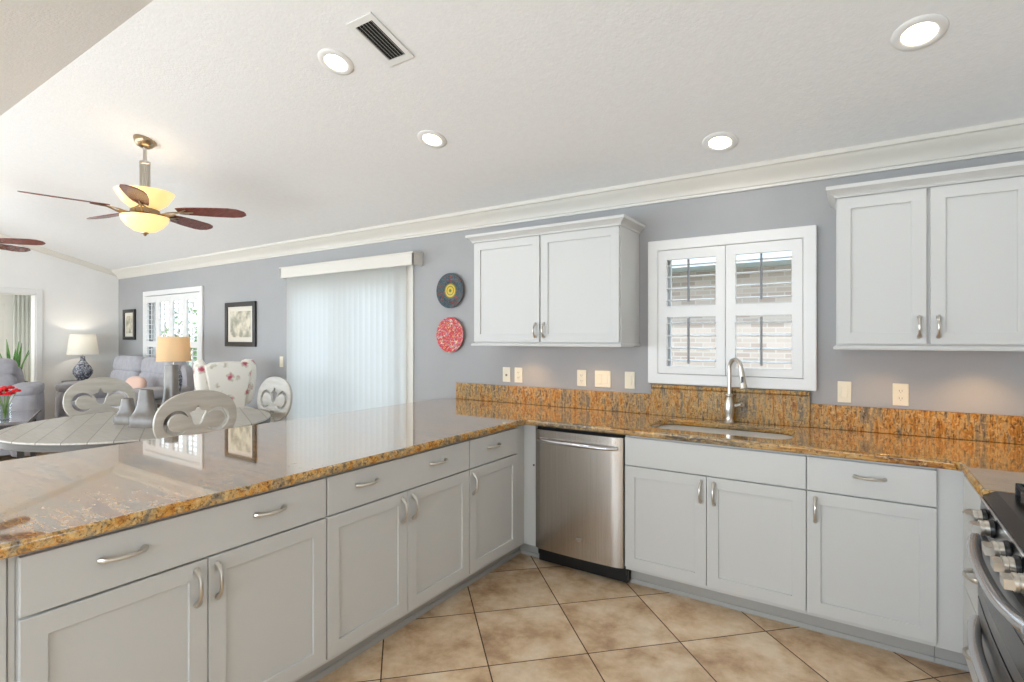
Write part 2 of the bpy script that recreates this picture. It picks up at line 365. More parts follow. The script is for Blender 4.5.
YZ = lambda x: Matrix(((0, 0, 1, x), (1, 0, 0, 0), (0, 1, 0, 0), (0, 0, 0, 1)))     # local (x,y,z)->(x0+z, x, y)

# ------------------------------------------------------------------ room shell
XL, XR, YB, YF, SL, Z0 = -7.82, 2.84, 0.615, -6.0, 0.28, 2.44
YRIDGE = -1.70; ZR = Z0 + SL * (YB - YRIDGE)
bm = bmesh.new(); box(bm, -12.5, XR + .15, YF - .15, YB + .15, -0.1, 0)
struct(obj('floor', bm, M['tile']))
def zc(y): return Z0 + SL * (YB - y) if y > YRIDGE else ZR - SL * (YRIDGE - y)
# ceiling: two slopes meeting at a ridge, solid
bm = bmesh.new()
prof = [(YB + .15, zc(YB + .15)), (YRIDGE, ZR), (YF - .15, zc(YF - .15)), (YF - .15, zc(YF - .15) + .2), (YRIDGE, ZR + .2), (YB + .15, zc(YB + .15) + .2)]
a = [bm.verts.new((XL - .15, y, z)) for y, z in prof]; b = [bm.verts.new((XR + .15, y, z)) for y, z in prof]
for i in range(6): bm.faces.new((a[i], a[(i + 1) % 6], b[(i + 1) % 6], b[i]))
bm.faces.new((a[0], a[1], a[4], a[5])); bm.faces.new((a[1], a[2], a[3], a[4])); bm.faces.new((b[0], b[1], b[4], b[5])); bm.faces.new((b[1], b[2], b[3], b[4]))
struct(obj('ceiling', bm, M['ceil']))
KW = (0.70, 1.522, 1.20, 2.00)      # kitchen window opening
LW = (-6.84, -5.32, 0.62, 2.02)     # living window opening
SD = (-3.36, -1.66, 0.02, 2.06)     # sliding door opening
bm = slab(rect(XL - .15, XR + .15, 0, 2.5), [rect(*KW), rect(*LW), rect(*SD)], .14, XZ(YB)); struct(obj('wall_back', bm, M['wall']))
def yslab(pts, holes, x): return slab(pts, holes, .14, YZ(x))
DY0, DY1, DZ = -1.62, -0.375, 2.04
lo = [(YF, 0), (YB, 0), (YB, zc(YB)), (YRIDGE, ZR), (YF, zc(YF))]
struct(obj('wall_left', yslab(lo, [rect(DY0, DY1, 0.001, DZ), rect(-4.8, -2.4, 0.1, 2.2)], XL - .14), M['lwall']))  # second opening is added for the left fill lamp
struct(obj('wall_right', yslab(lo, [], XR), M['lwall']))
bm = slab(rect(XL - .15, XR + .15, 0, 2.4), [rect(-7.55, -4.75, .1, 2.2), rect(-4.5, .1, .1, 2.2), rect(.25, 1.75, .8, 2.1)], .14, XZ(YF - .14)); struct(obj('wall_front', bm, M['lwall']))  # openings in this unseen wall are added for the fill lamps
# crown moulding on back wall and sloped trim on left wall
bm = bmesh.new()
cp = [(0, -.103), (.012, -.103), (.014, -.088), (.022, -.084), (.026, -.07), (.04, -.05), (.062, -.03), (.084, -.012), (.092, .0), (.105, .004), (.105, .03), (0, .06)]
cp = [(x, z + (0.0 if x else 0)) for x, z in cp]
sweep(bm, cp, (XL, YB, Z0), (XR, YB, Z0), (0, -1, 0)); struct(obj('trim_1', bm, M['crown'], smooth=True, ang=0.5))
bm = bmesh.new()
for (ya, yb_) in ((YB, YRIDGE), (YRIDGE, YF)):
    za, zb_ = zc(ya), zc(yb_)
    pr = [(0, -.075), (.012, -.075), (.016, -.05), (.03, -.03), (.05, -.012), (.055, .02), (0, .03)]
    sweep(bm, pr, (XL, ya, za), (XL, yb_, zb_), (1, 0, 0))
struct(obj('trim_2', bm, M['crown']))
bm = bmesh.new(); box(bm, XL, -3.5, YB - .014, YB, 0, .12); struct(obj('baseboard_back', bm, M['trim'], bevel=.003))
bm = bmesh.new(); box(bm, XL, XL + .014, YF, DY0 - .07, 0, .12); box(bm, XL, XL + .014, DY1 + .07, YB, 0, .12); struct(obj('baseboard_left', bm, M['trim'], bevel=.003))
# doorway casing
bm = bmesh.new(); cw = .07
box(bm, XL, XL + .02, DY1, DY1 + cw, 0, DZ + cw); box(bm, XL, XL + .02, DY0 - cw, DY0, 0, DZ + cw); box(bm, XL, XL + .02, DY0, DY1, DZ, DZ + cw)
box(bm, XL - .14, XL, DY1 - .015, DY1, 0, DZ); box(bm, XL - .14, XL, DY0, DY0 + .015, 0, DZ); box(bm, XL - .14, XL, DY0, DY1, DZ - .015, DZ)
struct(obj('trim_3', bm, M['trim'], bevel=.003))

# room beyond the doorway
bm = bmesh.new(); box(bm, -10.64, XL - .14, .62, .74, 0, 2.6); box(bm, -10.64, XL - .14, -3.0, -2.86, 0, 2.6)
struct(obj('wall_beyond', bm, M['lwall']))
FD = (-1.05, -0.08)
bm = slab(rect(-3, .74, 0, 2.6), [rect(FD[0], FD[1], .02, 2.02)], .14, YZ(-10.64)); struct(obj('wall_far', bm, M['lwall']))
bm = bmesh.new(); box(bm, -10.64, XL - .14, -3, .74, 2.6, 2.7); struct(obj('ceiling_beyond', bm, M['ceil']))
area('fill_lamp_sunroom', (-9.2, -1.9, 2.5), (0.6, 0, 0), 1.8, .8, 45, (0.95, 1, 0.98))  # added fill lamp that brightens the room beyond; not daylight from an opening
fd = thing('door_1', None, None); fd['kind'] = 'structure'
bm = slab(rect(FD[0], FD[1], .02, 2.02), [rect(FD[0] + .11, FD[1] - .11, .25, 1.90)], .045, YZ(-10.60)); obj('door_frame', bm, M['trim'], fd)
bm = bmesh.new(); box(bm, -10.58, -10.575, FD[0] + .11, FD[1] - .11, .25, 1.90); obj('door_glass', bm, M['glass'], fd)
bm = bmesh.new(); lathe(bm, [(0, 0), (.025, 0), (.028, .02), (.012, .03), (.012, .05), (.028, .06), (.03, .08), (0, .09)], 20, Matrix.Translation((-10.555, FD[1] - .06, 1.0)) @ Matrix.Rotation(PI / 2, 4, 'Y')); obj('door_handle', bm, M['nickel'], fd, smooth=True)

# ------------------------------------------------------------------ windows with plantation shutters
def shutter_window(name, x0, x1, z0, z1, panels, inner, nl, rodmat):
    """casing outer x0..x1,z0..z1; inner=(ox0,ox1,oz0,oz1) wall opening; panels list of (px0,px1, [(za,zb),...] louvre bays)"""
    r = thing(name, None, None); r['kind'] = 'structure'
    bm = slab(rect(x0, x1, z0, z1), [rect(x0 + .068, x1 - .068, z0 + .068, z1 - .068)], .03, XZ(YB - .03)); obj('casing', bm, M['trim'], r, bevel=.006)
    ox0, ox1, oz0, oz1 = inner
    bm = slab(rect(ox0, ox1, oz0, oz1), [rect(ox0 + .035, ox1 - .035, oz0 + .035, oz1 - .035)], .05, XZ(YB + .07))
    box(bm, ox0 + .03, ox1 - .03, YB + .075, YB + .115, (oz0 + oz1) / 2 - .02, (oz0 + oz1) / 2 + .02); obj('window_frame', bm, M['trim'], r)
    bm = bmesh.new(); box(bm, ox0 + .03, ox1 - .03, YB + .095, YB + .099, oz0 + .03, oz1 - .03); obj('window_pane', bm, M['glass'], r)
    sw = .058
    for (a, b, bays, zt_, zb_) in panels:
        holes = [rect(a + sw, b - sw, p, q) for p, q in bays]
        bm = slab(rect(a, b, zb_, zt_), holes, .028, XZ(YB - .026)); pn = obj('shutter_panel', bm, M['trim'], r, bevel=.002)
        for p, q in bays:
            n = nl; pit = (q - p) / n; bl = bmesh.new()
            for i in range(n):
                zc_ = p + pit * (i + .5); L = b - a - 2 * sw - .004; w2 = .038; th = .0055; tilt = math.radians(5)
                v = []; cyl = []
                for s in (0, 1):
                    ring = [bl.verts.new(Matrix.Translation((a + sw + .002 + s * L, YB - .012, zc_)) @ Matrix.Rotation(tilt, 4, 'X') @ Vector((0, w2 * math.cos(t), th * math.sin(t)))) for t in [2 * PI * k / 12 for k in range(12)]]
                    cyl.append(ring)
                for k in range(12): bl.faces.new((cyl[0][k], cyl[0][(k + 1) % 12], cyl[1][(k + 1) % 12], cyl[1][k]))
                bl.faces.new(cyl[0]); bl.faces.new(cyl[1][::-1])
            obj('louvers', bl, M['trim'], pn, smooth=True, ang=0.9)
            rb = bmesh.new(); cx = (a + b) / 2 - .003 if rodmat is M['leddot'] else b - sw - .03
            box(rb, cx - .006, cx + .006, YB - .068, YB - .056, p + .02, q - .01)
            obj('tilt_rod', rb, rodmat, pn)
    return r
shutter_window('window_1', .616, 1.606, 1.126, 2.079,
    [(.686, 1.110, [(1.245, 1.568), (1.640, 1.945)], 2.008, 1.197), (1.113, 1.536, [(1.245, 1.568), (1.640, 1.945)], 2.008, 1.197)], KW, 4, M['leddot'])
pw = (5.32 + 6.84 - .0) / 4; pans = []
for i in range(4):
    a = -6.845 + i * .3825; pans.append((a, a + .38, [(.70, 1.30), (1.38, 1.93)], 2.02, .62))
shutter_window('window_2', -6.916, -5.245, .55, 2.098, pans, LW, 8, M['trim'])

# sliding glass door behind the blinds
sd = thing('door_2', None, None); sd['kind'] = 'structure'
bm = slab(rect(*SD), [rect(SD[0] + .06, -2.55, .08, 2.0), rect(-2.47, SD[1] - .06, .08, 2.0)], .06, XZ(YB + .05)); obj('door_frame', bm, M['trim'], sd)
bm = bmesh.new(); box(bm, SD[0] + .05, SD[1] - .05, YB + .07, YB + .075, .07, 2.01); obj('door_glass', bm, M['glass'], sd)
bm = slab(rect(SD[0] - .06, SD[1] + .1, 0.0, 2.13), [rect(SD[0], SD[1], .001, 2.06)], .014, XZ(YB - .014)); obj('casing', bm, M['crown'], sd, bevel=.003)

# vertical blinds + valance
vb = thing('vertical_blinds', 'white vertical slat blinds hanging closed over the sliding glass door', 'blinds', (-2.5, .53, 0))
VBW = T((-2.5, .53, 0))
n = 22; wv = .0765
for i in range(n):
    x = -3.265 + i * wv; bm = bmesh.new()
    segs = 6; rr = []
    for s in range(segs + 1):
        u = -1 + 2 * s / segs; xx = x + u * .048; yy = .535 + .010 * (1 - u * u) + u * .030
        rr.append((bm.verts.new((xx, yy, .03)), bm.verts.new((xx, yy, 2.10)), bm.verts.new((xx, yy + .001, .03)), bm.verts.new((xx, yy + .001, 2.10))))
    for p, q in zip(rr, rr[1:]):
        bm.faces.new((p[0], q[0], q[1], p[1]))
    for v4 in rr:
        bm.verts.remove(v4[2]); bm.verts.remove(v4[3])
    o = obj('slat', bm, M['blind'], vb, VBW, smooth=True, ang=2)
bm = bmesh.new(); box(bm, -3.34, -1.50, .51, .56, 2.09, 2.12); obj('head_rail', bm, M['trim'], vb, VBW)
va = thing('valance', 'long cream valance box mounted above the vertical blinds', 'valance', (-2.45, .485, 2.07))
VW = T((-2.45, .485, 2.07))
bm = bmesh.new(); box(bm, -3.40, -1.451, .485, .5, 2.07, 2.178); box(bm, -3.40, -3.385, .485, .613, 2.07, 2.178); box(bm, -1.466, -1.451, .485, .613, 2.07, 2.178)
obj('face_board', bm, M['crown'], va, VW, bevel=.003)
bm = bmesh.new(); box(bm, -3.408, -1.443, .478, .613, 2.172, 2.186); obj('top_board', bm, M['crown'], va, VW, bevel=.002)

# ------------------------------------------------------------------ kitchen cabinets
def pull(bm, cx, cz, vertical=False, y=-.02, L=.10):
    """arched cabinet pull; face plane at y, sticks out to -y"""
    pts = []; rads = []; n = 14
    for i in range(n + 1):
        t = -1 + 2 * i / n; s = t * L / 2 * 1.12
        h = .030 * (1 - abs(t) ** 2.6) ** .8 if abs(t) < 1 else 0
        rad = .0052 + .0022 * (1 - t * t) * .6 + (.0035 if abs(t) > .82 else 0)
        pts.append((cx, y - h - .001, cz + s) if vertical else (cx + s, y - h - .001, cz)); rads.append(rad)
    tube(bm, pts, rads, 10)
    for sgn in (-1, 1):
        s = sgn * L / 2 * 1.12
        c = (cx, y - .001, cz + s) if vertical else (cx + s, y - .001, cz)
        lathe(bm, [(0, -.001), (.009, -.001), (.009, .003), (.006, .006), (0, .006)], 12, Matrix.Translation(c) @ Matrix.Rotation(PI / 2, 4, 'X'))
def shaker(bm, x0, x1, z0, z1, y=0, t=.02, fw=.058, rec=.009):
    """frame with recessed panel, back at y, front at y-t"""
    o = slab(rect(x0, x1, z0, z1), [rect(x0 + fw, x1 - fw, z0 + fw, z1 - fw)], t, XZ(y - t))
    me = bpy.data.meshes.new('t'); o.to_mesh(me); o.free(); bm.from_mesh(me); bpy.data.meshes.remove(me)
    box(bm, x0 + fw - .001, x1 - fw + .001, y - t + rec, y - .001, z0 + fw - .001, z1 - fw + .001)
def base_cabinet(label, loc, rz, w_, doors, drawers, group=None, depth=.58, cat='cabinet', name='base_cabinet', toe=True, fillL=0, fillR=0):
    r = thing(name, label, cat, loc, rz, group)
    bm = bmesh.new(); h = w_ / 2
    box(bm, -h, h, 0, depth, .105, .878)
    obj('carcass', bm, M['cab'], r, bevel=.001)
    if toe:
        bm = bmesh.new(); box(bm, -h, h, .085, .10, 0, .105); sweep(bm, [(0, 0), (.012, 0), (.012, .006), (.006, .02), (0, .022)], (-h, .085, 0), (h, .085, 0), (0, -1, 0))
        obj('toe_kick', bm, M['toe'], r)
    for x0, x1, z0, z1, pulls in drawers:
        bm = bmesh.new(); box(bm, x0, x1, -.02, 0, z0, z1); d = obj('drawer' if pulls else 'false_front', bm, M['cab'], r, bevel=.0025)
        for px in pulls:
            bm = bmesh.new(); pull(bm, px, (z0 + z1) / 2 + .012); obj('drawer_pull', bm, M['nickel'], d, smooth=True)
    for x0, x1, z0, z1, px in doors:
        bm = bmesh.new(); shaker(bm, x0, x1, z0, z1); d = obj('cabinet_door', bm, M['cab'], r, bevel=.0018)
        if px is not None:
            bm = bmesh.new(); pull(bm, px, .620, True); obj('door_pull', bm, M['nickel'], d, smooth=True)
    return r
ZB, ZG, ZT = .1275, .707, .866
# peninsula (faces +x): local x = world y
def pen(y0, y1, split, pulls, label, dp):
    c = (y0 + y1) / 2; g = .007
    drs = [(y0 - c + g / 2, split - c - .002, ZB, ZG - .004, dp[0] - c), (split - c + .002, y1 - c - g / 2, ZB, ZG - .004, dp[1] - c)] if split else [(y0 - c + g / 2, y1 - c - g / 2, ZB, ZG - .004, dp[0] - c)]
    base_cabinet(label, (0, c, 0), PI / 2, y1 - y0, drs, [(y0 - c + g / 2, y1 - c - g / 2, ZG + .003, ZT, [p - c for p in pulls])])
pen(-2.4687, -1.5273, -1.994, (-2.236, -1.775), 'wide white peninsula base cabinet nearest the camera with two doors', (-2.031, -1.965))
pen(-1.5273, -.593, -1.0695, (-1.319, -.853), 'white two-door base cabinet in the middle of the peninsula', (-1.106, -1.036))
pen(-.593, -.099, None, (-.368,), 'narrow single-door white peninsula cabinet next to the inner corner', (-.562,))
# corner filler and end filler
fl = thing('corner_filler', 'narrow white filler panels in inner corner beside the dishwasher', 'filler panel', (0, 0, 0))
bm = bmesh.new(); box(bm, -.02, 0, -.099, 0.0, .105, .878); box(bm, -.02, .088, 0.0, .02, .105, .878); obj('panel', bm, M['cab'], fl)
bm = bmesh.new(); box(bm, -.10, -.085, -.099, .085, 0, .105); box(bm, -.10, .088, .085, .10, 0, .105)
sweep(bm, [(0, 0), (.012, 0), (.012, .006), (.006, .02), (0, .022)], (-.085, -.099, 0), (-.085, .085, 0), (1, 0, 0)); sweep(bm, [(0, 0), (.012, 0), (.012, .006), (.006, .02), (0, .022)], (-.085, .085, 0), (.088, .085, 0), (0, -1, 0))
obj('toe_kick', bm, M['toe'], fl)
bm = bmesh.new(); lathe(bm, [(0, 0), (.006, 0), (.006, .004), (0, .005)], 12, Matrix.Translation((.075, 0, .62)) @ Matrix.Rotation(PI / 2, 4, 'X')); obj('bumper', bm, M['black'], fl)
# end post at near end of peninsula
ep = thing('peninsula_end_post', 'plain white panel closing the near left end of the peninsula', 'end panel', (0, -2.6, 0))
EW = T((0, -2.6, 0))
bm = bmesh.new(); box(bm, -.58, -.006, -2.71, -2.4700, .105, .878); obj('body', bm, M['cab'], ep, EW, bevel=.002)
bm = bmesh.new(); box(bm, -.02, .002, -2.484, -2.4700, .105, .872); box(bm, -.02, .006, -2.71, -2.487, .105, .872); obj('face_strip', bm, M['cab'], ep, EW, bevel=.002)
bm = bmesh.new(); box(bm, -.58, -.085, -2.70, -2.4700, 0, .105); obj('toe_kick', bm, M['toe'], ep, EW)
# peninsula knee wall carrying the overhang on the dining side
bm = bmesh.new(); box(bm, -.70, -.585, -2.71, YB, 0, .877); struct(obj('wall_peninsula', bm, M['lwall']))
# back run
def run(x0, x1, doors, drawers, label):
    c = (x0 + x1) / 2
    base_cabinet(label, (c, 0, 0), 0, x1 - x0, [(a - c, b - c, ZB, ZG - .004, p - c if p else None) for a, b, p in doors], [(a - c, b - c, ZG + .003, ZT, [q - c for q in ps]) for a, b, ps in drawers])
run(.690, 1.6018, [(.6923, 1.1402, 1.113), (1.1432, 1.600, 1.180)], [(.6923, 1.600, [])], 'white double-door sink base cabinet below the window')
run(1.6018, 2.0905, [(1.6036, 2.0895, 1.639)], [(1.6036, 2.0895, [1.852])], 'white base cabinet with one drawer and one door, right of the sink cabinet')
bm = bmesh.new(); box(bm, 2.0915, 2.194, 0, .02, .105, .878); cf = tag(obj('corner_filler', bm, M['cab']), 'blank white filler strip between right base cabinet and the range side', 'filler panel')
bm = bmesh.new(); box(bm, 2.0915, 2.279, .085, .10, 0, .105); sweep(bm, [(0, 0), (.012, 0), (.012, .006), (.006, .02), (0, .022)], (2.0915, .085, 0), (2.279, .085, 0), (0, -1, 0)); obj('toe_kick', bm, M['toe'], cf)
# drawer stack beside range, faces -x: local x = -world y
r = thing('drawer_cabinet', 'white drawer base cabinet squeezed between corner and stainless range', 'cabinet', (2.194, -.262, 0), -PI / 2)
bm = bmesh.new(); box(bm, -.256, .25, 0, .60, .105, .878); obj('carcass', bm, M['cab'], r)
bm = bmesh.new(); box(bm, -.256, .25, .085, .10, 0, .105); obj('toe_kick', bm, M['toe'], r)
for z0, z1 in ((.71, .866), (.42, .703), (ZB, .413)):
    bm = bmesh.new(); box(bm, -.225, .247, -.02, 0, z0, z1); d = obj('drawer', bm, M['cab'], r, bevel=.0025)
    bm = bmesh.new(); pull(bm, 0.06, (z0 + z1) / 2 - .012); obj('drawer_pull', bm, M['nickel'], d, smooth=True)

# ------------------------------------------------------------------ countertop, sink, backsplash
cx0 = -1.19
def arc(cx, cy, r, a0, a1, n=6): return [(cx + r * math.cos(math.radians(a0 + (a1 - a0) * i / n)), cy + r * math.sin(math.radians(a0 + (a1 - a0) * i / n))) for i in range(n + 1)]
outer = [(cx0, -2.76), (.04, -2.76)] + arc(.06, -.06, .02, 180, 90, 3) + arc(2.145, -.06, .02, 90, 0, 4) + [(2.165, -.515), (2.82, -.515), (2.82, YB - .001), (cx0 + .1, YB - .001), (cx0, YB - .1)]
outer = [(cx0, -2.76), (.04, -2.76), (.04, -.05), (.05, -.04), (2.135, -.04), (2.150, -.046), (2.161, -.058), (2.165, -.072), (2.165, -.515), (2.82, -.515), (2.82, YB - .001), (cx0 + .09, YB - .001), (cx0 + .02, YB - .06), (cx0, YB - .16)]
sink_hole = rrect(.770, 1.520, .095, .482, .10)
bm = slab(outer, [sink_hole], .038, Matrix.Translation((0, 0, .878)), bevel=.010, bres=3)
tag(obj('countertop', bm, M['granite']), 'polished gold and brown granite countertop wrapping the peninsula and sink run', 'countertop')
sk = thing('sink', 'undermount stainless steel sink basin below the window', 'sink', (1.145, .28, .70))
SKM = T((1.145, .28, .70))
bm = bmesh.new()
lv = [(.0, .876), (.004, .86), (.006, .72), (.03, .70)]
loops = []
for k, (ins, z) in enumerate(lv):
    p = rrect(.760 + ins, 1.530 - ins, .085 + ins, .492 - ins, .105); loops.append([bm.verts.new((x, y, z)) for x, y in p])
for a, b in zip(loops, loops[1:]):
    for i in range(len(a)): bm.faces.new((a[i], a[(i + 1) % len(a)], b[(i + 1) % len(a)], b[i]))
bm.faces.new(loops[-1])
o = obj('basin', bm, M['steel'], sk, SKM, smooth=True, ang=1.0); s_ = o.modifiers.new('solid', 'SOLIDIFY'); s_.thickness = .0015; s_.offset = 1
bm = bmesh.new(); lathe(bm, [(0, .7025), (.02, .7025), (.03, .706), (.045, .7065), (.05, .703), (.05, .702)], 24, Matrix.Translation((1.145, .30, 0))); obj('drain', bm, M['chrome'], sk, SKM, smooth=True)
bm = slab([(-1.055, .9165), (2.82, .9165), (2.82, 1.052), (1.625, 1.052), (1.625, 1.0521), (-1.055, 1.0521)], [], .02, XZ(YB - .0205), bevel=.003)
tag(obj('backsplash', bm, M['granitev'], bevel=0), 'low granite backsplash strip along the back wall', 'backsplash')
wl = thing('window_ledge', 'raised granite splash with bullnose ledge under the kitchen window', 'ledge', (1.1, .59, 1.055))
WLM = T((1.1, .59, 1.055))
bm = bmesh.new(); box(bm, .640, 1.572, .578, .594, .9165, 1.095); obj('splash', bm, M['granitev'], wl, WLM, bevel=.002)
bm = bmesh.new(); box(bm, .640, 1.572, .568, .613, 1.0955, 1.122); obj('ledge_cap', bm, M['granitev'], wl, WLM, bevel=.01, seg=3, smooth=True)

# faucet
fx, fy = 1.148, .524
fa = thing('faucet', 'brushed nickel gooseneck pull-down faucet behind the sink', 'faucet', (fx, fy, .916))
bm = bmesh.new(); lathe(bm, [(0, 0), (.030, 0), (.031, .006), (.026, .012), (.022, .03), (.027, .06), (.029, .09), (.026, .12), (.020, .145), (.018, .155), (.021, .16), (.021, .17), (.015, .175), (0, .176)], 28); obj('body', bm, M['nickel'], fa, smooth=True)
dv = Vector((.80, -.60, 0)).normalized(); pts = []
R = .048
for i in range(6): pts.append(Vector((0, 0, .17 + .16 * i / 5)))
for i in range(1, 15):
    a = PI * i / 14 * .97; pts.append(Vector((0, 0, .33)) + dv * (R - R * math.cos(a)) + Vector((0, 0, R * math.sin(a) * 1.15)))
bm = bmesh.new(); tube(bm, pts, .0125, 16); obj('spout', bm, M['nickel'], fa, smooth=True)
e = pts[-1]; dr = (pts[-1] - pts[-2]).normalized(); bm = bmesh.new()
hp = [e, e + dr * .02, e + dr * .022, e + dr * .09, e + dr * .12]
tube(bm, hp, [.0145, .0145, .0165, .018, .021], 20); hd = obj('spray_head', bm, M['nickel'], fa, smooth=True, ang=0.5)
bm = bmesh.new(); c = e + dr * .07 + Vector((-dv.y, dv.x, 0)) * 0; cc = Vector((.05, -.87, 0)).normalized()
mm = Matrix.Translation(e + dr * .068 + cc * .0165) @ Matrix.Rotation(math.atan2(cc.y, cc.x), 4, 'Z'); box(bm, -.002, .003, -.007, .007, -.02, .02, mm); obj('spray_button', bm, M['black'], hd, bevel=.001)
bm = bmesh.new(); hx = Vector((.834, .4, 0)).normalized()
tube(bm, [Vector((0, 0, .10)) + hx * .02, Vector((0, 0, .105)) + hx * .045, Vector((0, 0, .108)) + hx * .062, Vector((0, 0, .105)) + hx * .085], [.014, .013, .015, .012], 16); 
tube(bm, [Vector((0, 0, .108)) + hx * .066, Vector((0, -.02, .112)) + hx * .075, Vector((0, -.05, .125)) + hx * .08], [.008, .0065, .006], 12)
obj('handle', bm, M['nickel'], fa, smooth=True)

# ------------------------------------------------------------------ dishwasher
dw = thing('dishwasher', 'stainless steel dishwasher with bar handle beside the corner', 'dishwasher', (.39, 0, 0))
DM = T((.39, 0, 0))
bm = bmesh.new(); box(bm, .092, .688, .02, .58, .09, .872); obj('tub', bm, M['dark'], dw, DM)
bm = bmesh.new(); x0, x1 = .100, .682; n = 16; rf, rb_ = [], []
for i in range(n + 1):
    t = -1 + 2 * i / n; x = (x0 + x1) / 2 + t * (x1 - x0) / 2; y = -.032 - .010 * (1 - t * t) + (.012 if abs(t) > .999 else 0)
    rf.append((bm.verts.new((x, y, .112)), bm.verts.new((x, y, .858))))
    rb_.append((bm.verts.new((x, .018, .112)), bm.verts.new((x, .018, .858))))
for i in range(n):
    for a, b, c_, d_ in ((rf[i][0], rf[i + 1][0], rf[i + 1][1], rf[i][1]), (rb_[i][0], rb_[i][1], rb_[i + 1][1], rb_[i + 1][0]), (rf[i][1], rf[i + 1][1], rb_[i + 1][1], rb_[i][1]), (rf[i][0], rb_[i][0], rb_[i + 1][0], rf[i + 1][0])): bm.faces.new((a, b, c_, d_))
bm.faces.new((rf[0][0], rf[0][1], rb_[0][1], rb_[0][0])); bm.faces.new((rf[-1][0], rb_[-1][0], rb_[-1][1], rf[-1][1]))
dd = obj('door_panel', bm, M['steel'], dw, DM, smooth=True, ang=0.5)
bm = bmesh.new(); pts = []
for i in range(17):
    t = -1 + 2 * i / 16; pts.append((.391 + t * .262, -.040 - .036 * (1 - abs(t) ** 5) , .795))
tube(bm, pts, .0115, 14); obj('bar_handle', bm, M['chrome'], dd, DM, smooth=True)
bm = bmesh.new(); lathe(bm, [(0, 0), (.020, 0), (.019, .003), (0, .004)], 20, Matrix.Translation((.41, -.041, .225)) @ Matrix.Scale(.55, 4, (0, 0, 1)) @ Matrix.Rotation(PI / 2, 4, 'X')); obj('badge', bm, M['chrome'], dd, DM)
bm = bmesh.new(); box(bm, .096, .690, .03, .05, .012, .112); box(bm, .10, .688, .012, .03, .06, .112); obj('toe_panel', bm, M['black'], dw, DM)
for s in (.12, .665):
    bm = bmesh.new(); lathe(bm, [(.012, 0), (.012, .02), (.006, .02), (.006, .05), (0, .05)], 12, Matrix.Translation((s, .08, .0))); obj('leveling_foot', bm, M['black'], dw, DM)

# ------------------------------------------------------------------ range (faces -x)
rg = thing('range', 'stainless double-oven gas range at right edge, with black cooktop', 'range', (2.2, -.905, 0), 0)
RM = T((2.2, -.905, 0)); RY0, RY1 = -1.285, -.522; RX = 2.165
bm = bmesh.new(); box(bm, RX, 2.82, RY0, RY1, .09, .895); obj('body', bm, M['steel'], rg, RM, bevel=.003)
bm = bmesh.new(); box(bm, RX + .02, 2.81, RY0 + .005, RY1 - .005, 0.002, .09); obj('base_skirt', bm, M['black'], rg, RM)
bm = bmesh.new(); sweep(bm, [(0, .8955), (0, .899), (-.035, .918), (-.655, .918), (-.655, .8955)], (RX, RY0, 0), (RX, RY1, 0), (-1, 0, 0)); ck = obj('cooktop', bm, M['blackglass'], rg, RM)
bm = bmesh.new(); sweep(bm, [(0, .886), (.006, .886), (.006, .8945), (0, .8945)], (RX, RY0, 0), (RX, RY1, 0), (-1, 0, 0)); obj('front_bead', bm, M['chrome'], ck, RM, bevel=.002)
bm = bmesh.new(); sweep(bm, [(0, .8855), (.003, .8855), (.010, .80), (.006, .792), (0, .792)], (RX, RY0, 0), (RX, RY1, 0), (-1, 0, 0)); cpn = obj('control_panel', bm, M['steeld'], rg, RM, bevel=.002)
nv = Vector((-1, 0, -.06)).normalized(); base = Vector((RX - .005, 0, .855))
qr = nv.to_track_quat('Z', 'Y').to_matrix().to_4x4()
for i, y in enumerate((-.645, -.765, -.965, -1.085, -1.20)):
    bm = bmesh.new(); m4 = Matrix.Translation(Vector((base.x, y, base.z))) @ qr
    lathe(bm, [(0, 0), (.026, 0), (.028, .004), (.026, .014), (.022, .014), (0, .014)], 28, m4); kb = obj('knob', bm, M['black'], cpn, RM, smooth=True)
    bm = bmesh.new(); lathe(bm, [(.020, .010), (.0225, .012), (.0225, .024), (.021, .025), (.021, .027), (.0225, .028), (.0225, .036), (.019, .038), (0, .038)], 28, m4); box(bm, -.023, .023, -.012, .012, .036, .056, m4)
    obj('knob_cap', bm, M['nickel'], kb, RM, smooth=True, ang=.5)
    
